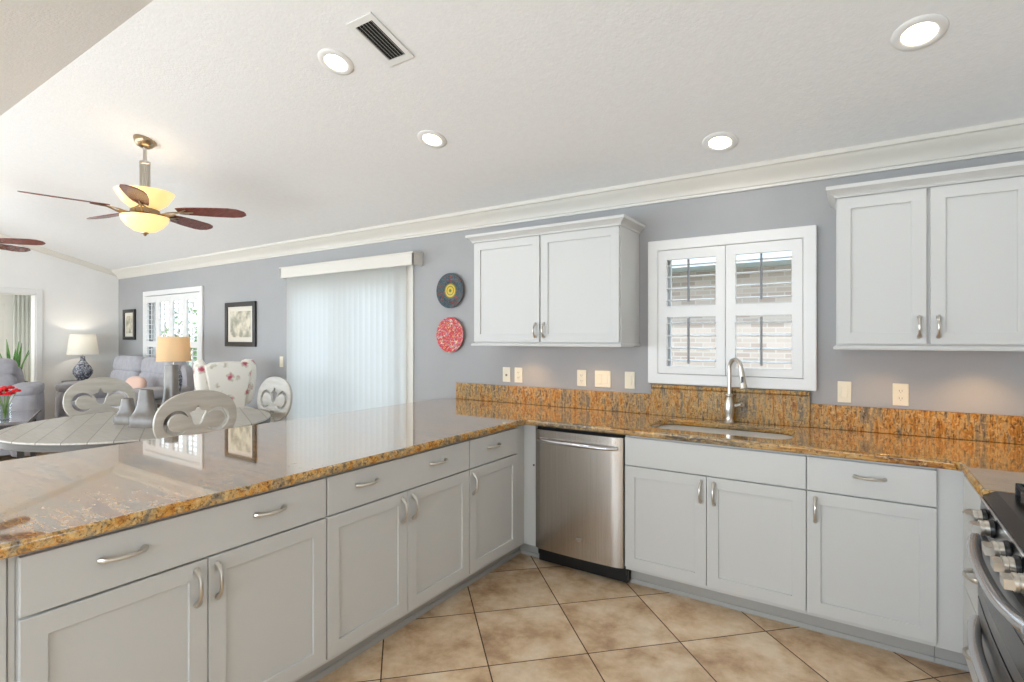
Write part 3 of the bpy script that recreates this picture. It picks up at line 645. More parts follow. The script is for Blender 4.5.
def oven_door(z0, z1, hz, wz):
    bm = bmesh.new(); ys = []
    n = 12; f = []
    for i in range(n + 1):
        t = -1 + 2 * i / n; y = (RY0 + RY1) / 2 + t * .379; x = RX - .012 - .010 * (1 - t * t); f.append((bm.verts.new((x, y, z0)), bm.verts.new((x, y, z1)), bm.verts.new((RX, y, z0)), bm.verts.new((RX, y, z1))))
    for a, b in zip(f, f[1:]):
        bm.faces.new((a[0], b[0], b[1], a[1])); bm.faces.new((a[2], a[3], b[3], b[2])); bm.faces.new((a[1], b[1], b[3], a[3])); bm.faces.new((a[0], a[2], b[2], b[0]))
    bm.faces.new((f[0][0], f[0][1], f[0][3], f[0][2])); bm.faces.new((f[-1][0], f[-1][2], f[-1][3], f[-1][1]))
    d = obj('oven_door', bm, M['steeld'], rg, RM, smooth=True, ang=.5)
    bm = bmesh.new(); f = []
    for i in range(n + 1):
        t = -.8 + 1.6 * i / n; y = (RY0 + RY1) / 2 + t * .379; x = RX - .0135 - .010 * (1 - t * t); f.append((bm.verts.new((x, y, z0 + .05)), bm.verts.new((x, y, wz)), bm.verts.new((x + .003, y, z0 + .05)), bm.verts.new((x + .003, y, wz))))
    for a, b in zip(f, f[1:]): bm.faces.new((a[0], b[0], b[1], a[1])); bm.faces.new((a[2], a[3], b[3], b[2])); bm.faces.new((a[1], b[1], b[3], a[3])); bm.faces.new((a[0], a[2], b[2], b[0]))
    obj('oven_window', bm, M['blackglass'], d, RM, smooth=True)
    bm = bmesh.new(); pts = []
    for i in range(21):
        t = -1 + 2 * i / 20; pts.append((RX - .016 - .034 * (1 - abs(t) ** 3.2), (RY0 + RY1) / 2 + t * .345, hz - .012 * (1 - t * t)))
    tube(bm, pts, [.018 + .004 * (abs(-1 + 2 * i / 20) > .85) for i in range(21)], 14, .8); obj('door_handle', bm, M['chrome'], d, RM, smooth=True)
oven_door(.565, .785, .765, .70)
oven_door(.12, .555, .485, .42)
for y0, y1 in ((-1.27, -1.03), (-1.02, -.79), (-.78, -.54)):
    bm = bmesh.new()
    for x in (2.25, 2.43, 2.62, 2.77): box(bm, x - .006, x + .006, y0, y1, .944, .956)
    for y in (y0 + .006, (y0 + y1) / 2, y1 - .006): box(bm, 2.244, 2.776, y - .006, y + .006, .944, .956)
    for x in (2.25, 2.77):
        for y in (y0 + .006, y1 - .006): box(bm, x - .006, x + .006, y - .006, y + .006, .9175, .945)
    obj('burner_grate', bm, M['iron'], rg, RM, bevel=.002)
for x, y in ((2.40, -.66), (2.66, -.66), (2.53, -.90), (2.40, -1.15), (2.66, -1.15)):
    bm = bmesh.new(); lathe(bm, [(.06, .9175), (.058, .923), (.042, .925), (.04, .935), (.0, .937)], 28, Matrix.Translation((x, y, 0))); obj('burner', bm, M['chrome'], rg, RM, smooth=True)

# ------------------------------------------------------------------ wall cabinets
def wall_cabinet(label, x0, x1, doors, pulls):
    c = (x0 + x1) / 2; r = thing('wall_cabinet', label, 'cabinet', (c, YB, 1.375), 0); Wm = T((c, YB, 1.375)); yf = .285
    bm = bmesh.new(); box(bm, x0, x1, yf, YB - .001, 1.392, 2.155); obj('carcass', bm, M['upper'], r, Wm, bevel=.001)
    # crown on three sides as mitred profile
    pr = [(0, 0), (.006, 0), (.010, .012), (.020, .022), (.036, .034), (.042, .038), (.042, .056), (0, .056)]
    bm = bmesh.new(); path = [(x0, YB - .001, -1, 0), (x0, yf, -1, -1), (x1, yf, 1, -1), (x1, YB - .001, 1, 0)]
    z = 2.142; rings = []
    for px, py, dx, dy in path: rings.append([bm.verts.new((px + dx * a, py + dy * (a + (.02 if dy else 0)), z + b)) for a, b in pr])
    for a, b in zip(rings, rings[1:]):
        for k in range(len(pr)): bm.faces.new((a[k], a[(k + 1) % len(pr)], b[(k + 1) % len(pr)], b[k]))
    bm.faces.new(rings[0]); bm.faces.new(rings[-1][::-1]); obj('crown', bm, M['upper'], r, Wm)
    bm = bmesh.new(); box(bm, x0 + .01, x1 - .01, yf + .0, YB - .001, 2.15, 2.19); obj('top_panel', bm, M['upper'], r, Wm)
    # light rail
    pr = [(0, .0), (.010, .0), (.012, .008), (.010, .014), (.004, .020), (0, .020)]
    bm = bmesh.new(); rings = []
    for px, py, dx, dy in path: rings.append([bm.verts.new((px + dx * a, py + dy * (a + (.02 if dy else 0)), 1.373 + b)) for a, b in pr])
    for a, b in zip(rings, rings[1:]):
        for k in range(len(pr)): bm.faces.new((a[k], a[(k + 1) % len(pr)], b[(k + 1) % len(pr)], b[k]))
    bm.faces.new(rings[0]); bm.faces.new(rings[-1][::-1]); obj('light_rail', bm, M['upper'], r, Wm)
    for a, b in doors:
        bm = bmesh.new(); shaker(bm, a, b, 1.402, 2.140, yf, fw=.057); d = obj('cabinet_door', bm, M['upper'], r, Wm, bevel=.0018)
        for p in pulls:
            if a < p < b: bm = bmesh.new(); pull(bm, p, 1.484, True, yf - .02, .085); obj('door_pull', bm, M['nickel'], d, Wm, smooth=True)
    return r
wall_cabinet('white two-door wall cabinet left of the window', -.618, .548, [(-.610, -.042), (-.032, .540)], (-.073, -.004))
wall_cabinet('white two-door wall cabinet at the right edge', 1.712, 2.46, [(1.719, 2.078), (2.092, 2.452)], (2.050, 2.122))
def puck(x, y, label, e):
    o = thing('under_cabinet_light', label, 'light', (x, y, 1.392)); 
    bm = bmesh.new(); lathe(bm, [(.0, 0), (.034, 0), (.034, -.012), (.027, -.014), (.026, -.012)], 24); obj('housing', bm, M['trim'], o, smooth=True, ang=.5)
    bm = bmesh.new(); lathe(bm, [(.026, -.0115), (0, -.0125)], 24); obj('lens', bm, M['puck'], o)
    l = bpy.data.lights.new('puck', 'SPOT'); l.energy = e; l.color = (1, .62, .30); l.spot_size = math.radians(125); l.spot_blend = .8; l.shadow_soft_size = .02
    lo_ = bpy.data.objects.new('puck', l); C.objects.link(lo_); lo_.parent = o; lo_.location = (0, 0, -.016)
puck(-.30, .42, 'small puck light under left wall cabinet, over the corner', 6)
puck(.25, .42, 'small puck light under left wall cabinet, nearer the window', 4)
puck(1.90, .42, 'small puck light under the right wall cabinet, above the switch', 3.5)
puck(2.30, .42, 'small puck light under right wall cabinet, nearest frame edge', 6.5)

# ------------------------------------------------------------------ outlets and switches
def wplate(label, x0, x1, kind, z=1.138, y=YB, m='plate', h=.118):
    c = (x0 + x1) / 2; w_ = (x1 - x0) / 2; isout = kind == 'outlet'
    name = 'outlet' if isout else ('phone_jack' if kind == 'jack' else 'light_switch')
    o = thing(name, label, 'outlet' if isout else ('jack' if kind == 'jack' else 'switch'), (c, y, z))
    bm = bmesh.new(); box(bm, -w_, w_, -.006, -.0005, -h / 2, h / 2); obj('cover_plate', bm, M[m], o, bevel=.0025)
    n = max(1, round((x1 - x0) / .065)) if kind == 'switch' else 1
    if isout:
        for dz in (-.02, .02):
            bm = bmesh.new(); lathe(bm, [(0, 0), (.015, 0), (.0145, .003), (0, .003)], 20, Matrix.Translation((0, -.006, dz)) @ Matrix.Rotation(PI / 2, 4, 'X')); s = obj('socket', bm, M[m], o)
            bm = bmesh.new(); box(bm, -.007, -.005, -.0098, -.0085, -.004, .006); box(bm, .005, .007, -.0098, -.0085, -.004, .006); box(bm, -.0015, .0015, -.0098, -.0085, -.011, -.008); obj('slots', bm, M['slot'], s, loc=(0, 0, dz))
    elif kind == 'jack':
        bm = bmesh.new(); box(bm, -.008, .008, -.008, -.0055, -.012, .004); obj('jack_port', bm, M['slot'], o)
    else:
        k = max(1, round(w_ * 2 / .055)) if w_ > .05 else 1
        for i in range(k):
            xx = (i - (k - 1) / 2) * .046; bm = bmesh.new(); box(bm, xx - .0165, xx + .0165, -.0095, -.0055, -.033, .033); obj('rocker', bm, M[m], o, bevel=.002)
wplate('cream phone jack plate, leftmost plate on the kitchen wall', -.585, -.512, 'jack')
wplate('cream outlet directly right of the phone jack plate', -.472, -.398, 'outlet')
wplate('cream duplex outlet just left of the double switch plate', .076, .150, 'outlet')
wplate('wide cream double switch plate under the left wall cabinet', .218, .340, 'switch')
wplate('cream single switch between wall cabinet and window casing', .444, .516, 'switch')
wplate('cream single switch right of the kitchen window', 1.707, 1.773, 'switch', 1.128)
wplate('cream duplex outlet on the wall at far right', 1.960, 2.030, 'outlet', 1.128)
wplate('small cream switch plate left of the vertical blinds', -3.60, -3.53, 'switch', 1.165)
o = thing('light_switch', 'wide white four-gang switch plate on the pale left wall', 'switch', (XL, .17, 1.305), PI / 2)
bm = bmesh.new(); box(bm, -.16, .16, -.006, -.0005, -.06, .06); obj('cover_plate', bm, M['platew'], o, bevel=.003)
for i in range(4):
    bm = bmesh.new(); box(bm, -.115 + i * .07, -.085 + i * .07, -.010, -.0055, -.033, .033); obj('rocker', bm, M['platew'], o, bevel=.002)

# ------------------------------------------------------------------ plates and pictures on wall
for z, m, lab in ((1.834, 'plateb', 'round dark blue patterned plate hung above the red plate'), (1.457, 'plater', 'round red patterned plate hung below the blue plate')):
    bm = bmesh.new(); lathe(bm, [(0, .018), (.05, .017), (.085, .012), (.10, .013), (.148, .026), (.150, .030), (.147, .031), (.10, .018), (.085, .017), (.05, .022), (0, .023)][::-1], 48)
    o = obj('wall_plate', bm, M[m], loc=(-1.115, YB - .002, z), rot=(PI / 2, 0, 0), smooth=True); 
    tag(o, lab, 'plate', None)
def picture(label, x0, x1, z0, z1, fw):
    c = (x0 + x1) / 2; zz = (z0 + z1) / 2; o = thing('picture_frame', label, 'picture', (c, YB, zz)); W2, H2 = (x1 - x0) / 2, (z1 - z0) / 2
    bm = slab(rect(-W2, W2, -H2, H2), [rect(-W2 + fw, W2 - fw, -H2 + fw, H2 - fw)], .028, XZ(-.030)); obj('frame', bm, M['frame'], o, bevel=.006)
    bm = bmesh.new(); box(bm, -W2 + fw * .8, W2 - fw * .8, -.014, -.004, -H2 + fw * .8, H2 - fw * .8); mb = obj('mat_board', bm, M['matb'], o)
    bm = bmesh.new(); g = fw * 2; box(bm, -W2 + g, W2 - g, -.0165, -.013, -H2 + g, H2 - g); obj('print', bm, M['print'], mb)
picture('black framed landscape print between the shuttered window and blinds', -4.70, -4.05, 1.327, 1.858, .055)
picture('narrow black framed print near the room corner left of window', -7.60, -7.20, 1.40, 1.857, .05)

# ------------------------------------------------------------------ ceiling fixtures
SLR = math.atan(SL)
def on_ceiling(x, y): return Matrix.Translation((x, y, zc(y))) @ Matrix.Rotation(-SLR, 4, 'X')
def downlight(x, y, label, e=1.6):
    m4 = on_ceiling(x, y); o = thing('recessed_light', label, 'ceiling light', m4.to_translation()); o.rotation_euler = (-SLR, 0, 0)
    bm = bmesh.new(); lathe(bm, [(.060, .0), (.060, -.006), (.066, -.010), (.092, -.006), (.095, -.001), (.095, .0)], 40); obj('trim_ring', bm, M['trim'], o, smooth=True, ang=1)
    bm = bmesh.new(); lathe(bm, [(.061, -.004), (0, -.0045)], 40); obj('lens', bm, M['bulb'], o)
    l = bpy.data.lights.new('downlight', 'AREA'); l.shape = 'DISK'; l.size = .11; l.energy = e; l.color = (.95, .97, 1)
    lo_ = bpy.data.objects.new('downlight', l); C.objects.link(lo_); lo_.parent = o; lo_.location = (0, 0, -.014)
downlight(-.525, -1.054, 'recessed ceiling light beside the air vent')
downlight(-.482, -.342, 'smallest-looking recessed ceiling light, between the fan and the sink light')
downlight(1.151, .254, 'recessed ceiling light above the sink window', 1.2)
downlight(2.017, -.20, 'recessed ceiling light at upper right, over right base cabinets', 1.4)
vt = thing('ceiling_vent', 'white rectangular air vent with dark slots in the sloped ceiling', 'vent', on_ceiling(-.17, -1.062).to_translation()); vt.rotation_euler = (-SLR, 0, 0)
bm = slab(rect(-.088, .088, -.15, .15), [rect(-.058, .058, -.115, .115)], .008, Matrix.Translation((0, 0, -.008))); obj('frame', bm, M['vent'], vt, bevel=.002)
bm = bmesh.new(); box(bm, -.06, .06, -.117, .117, -.0005, .0); obj('duct_shade_sheet', bm, M['dark'], vt)  # flat dark sheet; the shade inside the duct is put into its colour
for i in range(6):
    bm = bmesh.new(); box(bm, -.007, .007, -.116, .116, -.0006, .0006, Matrix.Translation((-.05 + i * .02, 0, -.006)) @ Matrix.Rotation(.75, 4, 'Y')); obj('slat', bm, M['vent'], vt)

def make_fan(label, loc, a0):
    x, y = loc; zt = zc(y); zf = 2.39
    r = thing('ceiling_fan', label, 'ceiling fan', (x, y, zf))
    H = zt - zf
    bm = bmesh.new(); lathe(bm, [(0, .005), (.072, .005), (.075, -.01), (.062, -.035), (.048, -.05), (.030, -.058), (0, -.06)], 28, Matrix.Translation((0, 0, H)) @ Matrix.Rotation(-SLR, 4, 'X')); obj('canopy', bm, M['bronze'], r, smooth=True, ang=.7)
    bm = bmesh.new(); tube(bm, [(0, 0, H - .05), (0, 0, .33)], .013, 14); obj('downrod', bm, M['nickel'], r, smooth=True)
    bm = bmesh.new(); pr = [(.02, .37), (.036, .365), (.038, .345), (.031, .34), (.031, .16), (.04, .15), (.07, .145), (.075, .138), (0, .138)]
    v = lathe(bm, pr, 32)
    for q in v:
        if .15 < q.co.z < .345:
            pass
    for i in range(16):
        a = 2 * PI * i / 16; tube(bm, [(.031 * math.cos(a), .031 * math.sin(a), .16), (.031 * math.cos(a), .031 * math.sin(a), .34)], .004, 6)
    obj('coupling', bm, M['nickel'], r, smooth=True, ang=.5)
    bm = bmesh.new(); lathe(bm, [(.05, .0), (.09, .012), (.145, .055), (.182, .115), (.192, .135), (.184, .135), (.135, .06), (.08, .02), (.05, .01)], 40); obj('upper_bowl', bm, M['alabaster'], r, smooth=True, ang=1)
    bm = bmesh.new(); lathe(bm, [(0, -.165), (.02, -.168), (.07, -.155), (.12, -.12), (.150, -.08), (.156, -.05), (.150, -.05), (.10, -.06), (0, -.06)], 40); obj('lower_bowl', bm, M['alabaster'], r, smooth=True, ang=1)
    bm = bmesh.new(); lathe(bm, [(0, -.195), (.008, -.193), (.012, -.183), (.022, -.176), (.024, -.168), (0, -.165)], 20); obj('finial', bm, M['bronze'], r, smooth=True)
    bm = bmesh.new(); lathe(bm, [(0, .02), (.06, .02), (.095, .0), (.10, -.03), (.12, -.05), (.14, -.055), (.14, -.06), (0, -.06)], 36); obj('motor_housing', bm, M['bronze'], r, smooth=True, ang=.5)
    for k in range(5):
        a = math.radians(a0 + 72 * k); m4 = Matrix.Rotation(a, 4, 'Z')
        bm = bmesh.new()
        ol = [(.22, -.045), (.30, -.062), (.45, -.075), (.60, -.078), (.66, -.065), (.70, -.03), (.705, .0), (.70, .03), (.66, .062), (.60, .074), (.45, .072), (.30, .058), (.22, .045)]
        b2 = slab(ol, [], .007, m4 @ Matrix.Translation((0, 0, .0)) @ Matrix.Rotation(math.radians(-13), 4, 'X')); bl = obj('blade', b2, M['wood'], r, bevel=.001)
        bm = bmesh.new(); 
        for s in (-1, 1):
            tube(bm, [m4 @ Vector(p) for p in ((.09, s * .012, -.03), (.13, s * .045, -.035), (.17, s * .05, -.025), (.20, s * .02, -.012), (.235, s * .006, -.008), (.29, s * .038, -.004 - s * .008))], [.008, .007, .0065, .006, .006, .005], 8, .7)
        tube(bm, [m4 @ Vector(p) for p in ((.08, 0, -.03), (.18, 0, -.03), (.23, 0, -.010), (.33, 0, -.006))], [.009, .007, .006, .004], 8)
        obj('blade_bracket', bm, M['bronze'], bl, smooth=True)
    l = bpy.data.lights.new('fan_lamp', 'POINT'); l.energy = 1.6; l.color = (1, .88, .7); l.shadow_soft_size = .1
    q = bpy.data.objects.new('fan_lamp', l); C.objects.link(q); q.parent = r; q.location = (0, 0, .22)
    return r
make_fan('ceiling fan with five reddish blades and glowing amber bowls', (-2.677, -1.093), 44)
make_fan('ceiling fan cut off by the left frame edge, blade tips only', (-5.55, -1.55), 48)

# ------------------------------------------------------------------ dining set
tb = thing('dining_table', 'round weathered grey plank dining table behind the peninsula', 'table', (-2.98, -.95, 0), 0)
TR = .90
def planks():
    m = M['table']; nt = m.node_tree
    w_ = nd(m, 'ShaderNodeTexWave', bands_direction='X', Scale=2.0); return m
m = mat('weathered_plank_top', srgb(172, 167, 160), 0.3)
cn = coords(m, (1, 1, 1), (0, 0, math.radians(25)))
br = nd(m, 'ShaderNodeTexBrick', Scale=1.0); br.inputs['Brick Width'].default_value = 3.0; br.inputs['Row Height'].default_value = .14; br.inputs['Mortar Size'].default_value = .003
br.inputs['Color1'].default_value = srgb(176, 171, 164); br.inputs['Color2'].default_value = srgb(194, 190, 183); br.inputs['Mortar'].default_value = srgb(120, 114, 106); lk(m, cn, br.inputs[0])
ns = nd(m, 'ShaderNodeTexNoise', Scale=3, Detail=6); lk(m, coords(m, (2, 22, 1), (0, 0, math.radians(25))), ns.inputs[0])
mx = nd(m, 'ShaderNodeMix', data_type='RGBA', blend_type='MULTIPLY'); mx.inputs[0].default_value = .5; lk(m, br.outputs[0], mx.inputs[6]); lk(m, ramp(m, ns.outputs[0], [(.3, (.65, .63, .6, 1)), (.7, (1, 1, 1, 1))]), mx.inputs[7]); lk(m, mx.outputs[2], bs(m).inputs['Base Color'])
bm = bmesh.new(); lathe(bm, [(0, .745), (TR - .004, .745), (TR, .749), (TR, .757), (TR - .004, .76), (0, .76)], 96); obj('table_top', bm, m, tb, smooth=True, ang=.5)
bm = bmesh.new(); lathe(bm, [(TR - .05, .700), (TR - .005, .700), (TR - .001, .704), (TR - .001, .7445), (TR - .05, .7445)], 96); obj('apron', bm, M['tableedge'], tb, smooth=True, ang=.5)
bm = bmesh.new(); lathe(bm, [(0, .744), (.30, .744), (.30, .70), (.12, .66), (.10, .55), (.16, .40), (.19, .30), (.14, .18), (.16, .14), (.40, .06), (.42, .0), (0, 0)], 40); obj('pedestal', bm, M['table'], tb, smooth=True, ang=.6)

def scroll_hole(cx, cy, R_, r_, a0, a1, wmax, n=22, flip=1):
    """crescent hole around (cx,cy): outer radius R_, width varying"""
    o_, i_ = [], []
    for k in range(n + 1):
        t = k / n; a = math.radians(a0 + (a1 - a0) * t); wd = wmax * (.12 + math.sin(PI * min(1, t * 1.0)) ** .7 * .88)
        o_.append((cx + flip * R_ * math.cos(a), cy + R_ * math.sin(a))); i_.append((cx + flip * (R_ - wd) * math.cos(a), cy + (R_ - wd) * math.sin(a)))
    return o_ + i_[::-1]
def dining_chair(label, loc, rz):
    """faces local -Y... seat towards -Y, back board at y=0 plane"""
    r = thing('dining_chair', label, 'chair', (loc[0], loc[1], 0), rz, None)
    ow, oh = .275, .205; cz_ = .865
    outer = []
    for k in range(56):
        a = 2 * PI * k / 56; ca, sa = math.cos(a), math.sin(a)
        x = ow * math.copysign(abs(ca) ** .9, ca); z = oh * math.copysign(abs(sa) ** .92, sa)
        outer.append((x, z))
    holes = []
    for s in (-1, 1):
        holes.append([(s * x, z) for x, z in scroll_hole(.134, -.008, .084, 0, 160, -140, .032)])
    sh = [(0, .106), (.022, .068), (.058, .056), (.040, .02), (.030, -.018), (.015, -.036), (-.015, -.036), (-.030, -.018), (-.040, .02), (-.058, .056), (-.022, .068)]
    holes.append(sh); holes.append(rect(-.03, .03, -.135, -.112))
    bm = slab(outer, holes, .022, Matrix.Translation((0, 0, cz_)) @ Matrix.Rotation(math.radians(-7), 4, 'X') @ XZ(-.011), bevel=.003)
    obj('backrest', bm, M['chair'], r, smooth=True, ang=.7)
    bm = bmesh.new(); box(bm, -.05, .05, -.045, -.015, .46, .70); obj('back_post', bm, M['chair'], r, bevel=.006)
    bm = slab(rrect(-.24, .24, -.46, .0, .07), [], .035, Matrix.Translation((0, 0, .43)), bevel=.006); obj('seat_frame', bm, M['chair'], r, smooth=True, ang=.7)
    bm = bmesh.new(); pillow(bm, (0, -.23, .485), (.22, .21, .03), e=.4); obj('seat_cushion', bm, M['sofa'], r, smooth=True, ang=3)
    for sx_ in (-1, 1):
        for y_, y2 in ((-.42, -.45), (-.04, .03)):
            bm = bmesh.new(); tube(bm, [(sx_ * .20, y_, .43), (sx_ * .205, (y_ + y2) / 2, .2), (sx_ * .21, y2, 0)], [.026, .02, .016], 10); obj('leg', bm, M['chair'], r, smooth=True)
    return r
dining_chair('scroll-back grey dining chair nearest the counter, back to the camera', (-2.035, -1.03), math.radians(-90))
dining_chair('scroll-back dining chair on far side of table, facing the camera', (-3.97, -.93), math.radians(90))
dining_chair('scroll-back dining chair beside the vertical blinds', (-2.74, .0), math.radians(-2))

def vase(label, x, y, h, s, rz):
    r = thing('vase', label, 'vase', (x, y, .76), rz)
    prof = [(0, 0, 0), (.098, .05, 0), (.100, .052, .015), (.098, .05, .066), (.086, .046, .074), (.066, .040, .10), (.050, .036, .14), (.041, .033, .19), (.037, .030, 1.0)]
    bm = bmesh.new(); rings = []
    ps = []
    for (a, b, z) in prof[1:]:
        zz = z * s if z < 1 else h
        ps.append((a * s, b * s, zz))
    ps += [(.030 * s, .024 * s, h), (.030 * s, .024 * s, h - .03)]
    for a, b, z in ps: rings.append([bm.verts.new((math.copysign(abs(math.cos(t)) ** .75, math.cos(t)) * a, math.copysign(abs(math.sin(t)) ** .75, math.sin(t)) * b, z)) for t in [2 * PI * k / 32 for k in range(32)]])
    for a, b in zip(rings, rings[1:]):
        for k in range(32): bm.faces.new((a[k], a[(k + 1) % 32], b[(k + 1) % 32], b[k]))
    bm.faces.new(rings[0][::-1]); bm.faces.new(rings[-1])
    obj('vase_body', bm, M['vase'], r, smooth=True, ang=.6)
vase('small grey ceramic bottle vase, shortest of the three on table', -2.96, -1.10, .20, .98, .57)
vase('middle grey ceramic vase with flared foot on dining table', -2.69, -1.08, .28, 1.2, .57)
vase('tallest slender grey ceramic vase on the dining table', -2.70, -.90, .46, 1.25, .57)

# ------------------------------------------------------------------ living room
def recliner_unit(bm_seat, bm_back, bm_head, x, w_, tilt=-.16):
    pillow(bm_seat, (x, -.49, .47), (w_ / 2, .34, .13), e=.4)
    pillow(bm_back, (x, -.19, .74), (w_ / 2, .15, .26), (tilt, 0, 0), e=.45)
    pillow(bm_head, (x, -.14, 1.05), (w_ / 2 * .98, .14, .125), (tilt, 0, 0), e=.5)
sf = thing('sofa', 'grey two-seat reclining sofa under the shuttered window', 'sofa', (-6.16, .53, 0), 0)
for i, x in enumerate((-.55, .33)):
    A, B, D = bmesh.new(), bmesh.new(), bmesh.new(); recliner_unit(A, B, D, x, .86)
    obj('seat_cushion', A, M['sofa'], sf, smooth=True, ang=3); obj('back_cushion', B, M['sofa'], sf, smooth=True, ang=3); obj('headrest', D, M['sofa'], sf, smooth=True, ang=3)
for x in (-1.02, .86):
    bm = bmesh.new(); pillow(bm, (x, -.44, .40), (.125, .42, .36), e=.35); pillow(bm, (x, -.47, .76), (.135, .39, .075), e=.5); obj('arm', bm, M['sofa'], sf, smooth=True, ang=3)
bm = bmesh.new(); pillow(bm, (-.11, -.06, .60), (1.0, .07, .52), e=.3); box(bm, -1.0, .78, -.85, -.05, .06, .38); obj('frame', bm, M['sofa'], sf, smooth=True, ang=.8)
bm = bmesh.new(); pillow(bm, (-5.62, -.02, .82), (.17, .06, .14), (-.3, 0, .2), e=.7); tag(obj('throw_pillow', bm, M['sofap'], smooth=True, ang=3), 'peach throw pillow on the right seat of the grey sofa', 'pillow')

rc = thing('recliner', 'grey recliner armchair in front of the doorway at left edge', 'armchair', (-7.42, -.96, 0), math.radians(70))
A, B, D = bmesh.new(), bmesh.new(), bmesh.new(); recliner_unit(A, B, D, 0, .62, -.14)
obj('seat_cushion', A, M['sofa'], rc, smooth=True, ang=3); obj('back_cushion', B, M['sofa'], rc, smooth=True, ang=3); obj('headrest', D, M['sofa'], rc, smooth=True, ang=3)
for x in (-.44, .44):
    bm = bmesh.new(); pillow(bm, (x, -.52, .42), (.13, .48, .40), e=.3); pillow(bm, (x, -.55, .80), (.14, .44, .07), e=.45); obj('arm', bm, M['sofa'], rc, smooth=True, ang=3)
bm = bmesh.new(); pillow(bm, (0, -.05, .58), (.36, .08, .50), e=.3); box(bm, -.33, .33, -.85, -.05, .06, .38); obj('frame', bm, M['sofa'], rc, smooth=True, ang=.8)

# round side table + lamp in corner
st = thing('side_table', 'small round side table in the corner by the pale wall', 'side table', (-7.585, .06, 0))
bm = bmesh.new(); lathe(bm, [(0, .79), (.20, .79), (.21, .80), (.21, .812), (.20, .816), (0, .816)], 36); obj('table_top', bm, M['tableedge'], st, smooth=True, ang=.6)
bm = bmesh.new(); lathe(bm, [(0, .79), (.06, .79), (.03, .74), (.035, .4), (.025, .12), (.06, .05), (.16, .02), (.16, 0), (0, 0)], 28); obj('pedestal', bm, M['tableedge'], st, smooth=True, ang=.6)
lp = thing('table_lamp', 'table lamp with white shade and bulbous blue-grey mosaic base', 'lamp', (-7.58, .085, .816))
bm = bmesh.new(); lathe(bm, [(0, 0), (.07, 0), (.07, .015), (.06, .02), (.085, .05), (.115, .10), (.118, .14), (.10, .19), (.06, .245), (.032, .29), (.026, .335), (.030, .345), (0, .35)], 32); obj('lamp_base', bm, M['mosaic'], lp, smooth=True, ang=.8)
bm = bmesh.new(); lathe(bm, [(.185, .375), (.150, .665), (.148, .665), (.183, .375)], 40); obj('lamp_shade', bm, M['shade'], lp, smooth=True, ang=.8)
bm = bmesh.new(); tube(bm, [(0, 0, .34), (0, 0, .50)], .008, 8); lathe(bm, [(0, .48), (.03, .50), (.035, .53), (.02, .56), (0, .57)], 16); obj('socket', bm, M['nickel'], lp)
def plight(o, z, e, col=(1, .80, .52)):
    l = bpy.data.lights.new('lamp_light', 'POINT'); l.energy = e; l.color = col; l.shadow_soft_size = .04
    q = bpy.data.objects.new('lamp_light', l); C.objects.link(q); q.parent = o; q.location = (0, 0, z)
plight(lp, .55, 7, (1, .88, .7))

st2 = thing('end_table', 'end table holding the tan-shaded lamp beside the sofa', 'side table', (-4.93, .08, 0))
bm = bmesh.new(); box(bm, -.24, .24, -.24, .24, .665, .70); obj('table_top', bm, M['tableedge'], st2, bevel=.004)
for sx_ in (-1, 1):
    for sy_ in (-1, 1):
        bm = bmesh.new(); box(bm, sx_ * .20 - .02, sx_ * .20 + .02, sy_ * .20 - .02, sy_ * .20 + .02, 0, .665); obj('leg', bm, M['tableedge'], st2, bevel=.003)
l2 = thing('table_lamp', 'table lamp with tan drum shade and dark mosaic base by the window', 'lamp', (-4.93, .115, .70))
bm = bmesh.new(); lathe(bm, [(0, 0), (.05, 0), (.05, .015), (.045, .03), (.07, .10), (.085, .20), (.088, .26), (.075, .33), (.05, .375), (.03, .40), (0, .41)], 32); obj('lamp_base', bm, M['mosaic'], l2, smooth=True, ang=.8)
bm = bmesh.new(); lathe(bm, [(.178, .455), (.160, .745), (.158, .745), (.176, .455)], 40); obj('lamp_shade', bm, M['shade2'], l2, smooth=True, ang=.8)
bm = bmesh.new(); tube(bm, [(0, 0, .40), (0, 0, .55)], .008, 8); lathe(bm, [(0, .53), (.03, .55), (.035, .58), (.02, .61), (0, .62)], 16); obj('socket', bm, M['nickel'], l2)
plight(l2, .60, 5.5, (1, .86, .66))

# wing chair seen from behind
wc = thing('wing_chair', 'floral upholstered wing chair seen from behind below the framed print', 'armchair', (-3.70, .08, 0), math.radians(76))
wc.scale = (.84, .84, .98)
# local: back panel at y=0 facing -y (towards camera), chair faces +y
bm = slab([(-.14, .42), (.14, .42), (.17, .65), (.22, .95), (.27, 1.17), (.20, 1.20), (.0, 1.21), (-.20, 1.20), (-.27, 1.17), (-.22, .95), (-.17, .65)], [], .10, Matrix.Rotation(math.radians(6), 4, 'X') @ XZ(0.0), bevel=.02)
obj('backrest', bm, M['floral'], wc, smooth=True, ang=.7)
for s in (-1, 1):
    bm = bmesh.new(); pillow(bm, (s * .25, .13, .98), (.075, .19, .25), (0, s * .12, s * .10), e=.65); obj('wing', bm, M['floral'], wc, smooth=True, ang=3)
    bm = bmesh.new(); pillow(bm, (s * .33, .36, .58), (.075, .30, .09), e=.5); pillow(bm, (s * .32, .36, .42), (.05, .28, .18), e=.35); obj('arm', bm, M['floral'], wc, smooth=True, ang=3)
bm = bmesh.new(); pillow(bm, (0, .38, .44), (.29, .31, .10), e=.4); obj('seat_cushion', bm, M['floral'], wc, smooth=True, ang=3)
bm = bmesh.new(); box(bm, -.32, .32, .02, .66, .20, .38); obj('frame', bm, M['floral'], wc, bevel=.02)
for sx_ in (-.28, .28):
    for sy_ in (.06, .62):
        bm = bmesh.new(); tube(bm, [(sx_, sy_, .20), (sx_, sy_, 0)], [.024, .016], 10); obj('leg', bm, M['tableedge'], wc, smooth=True)

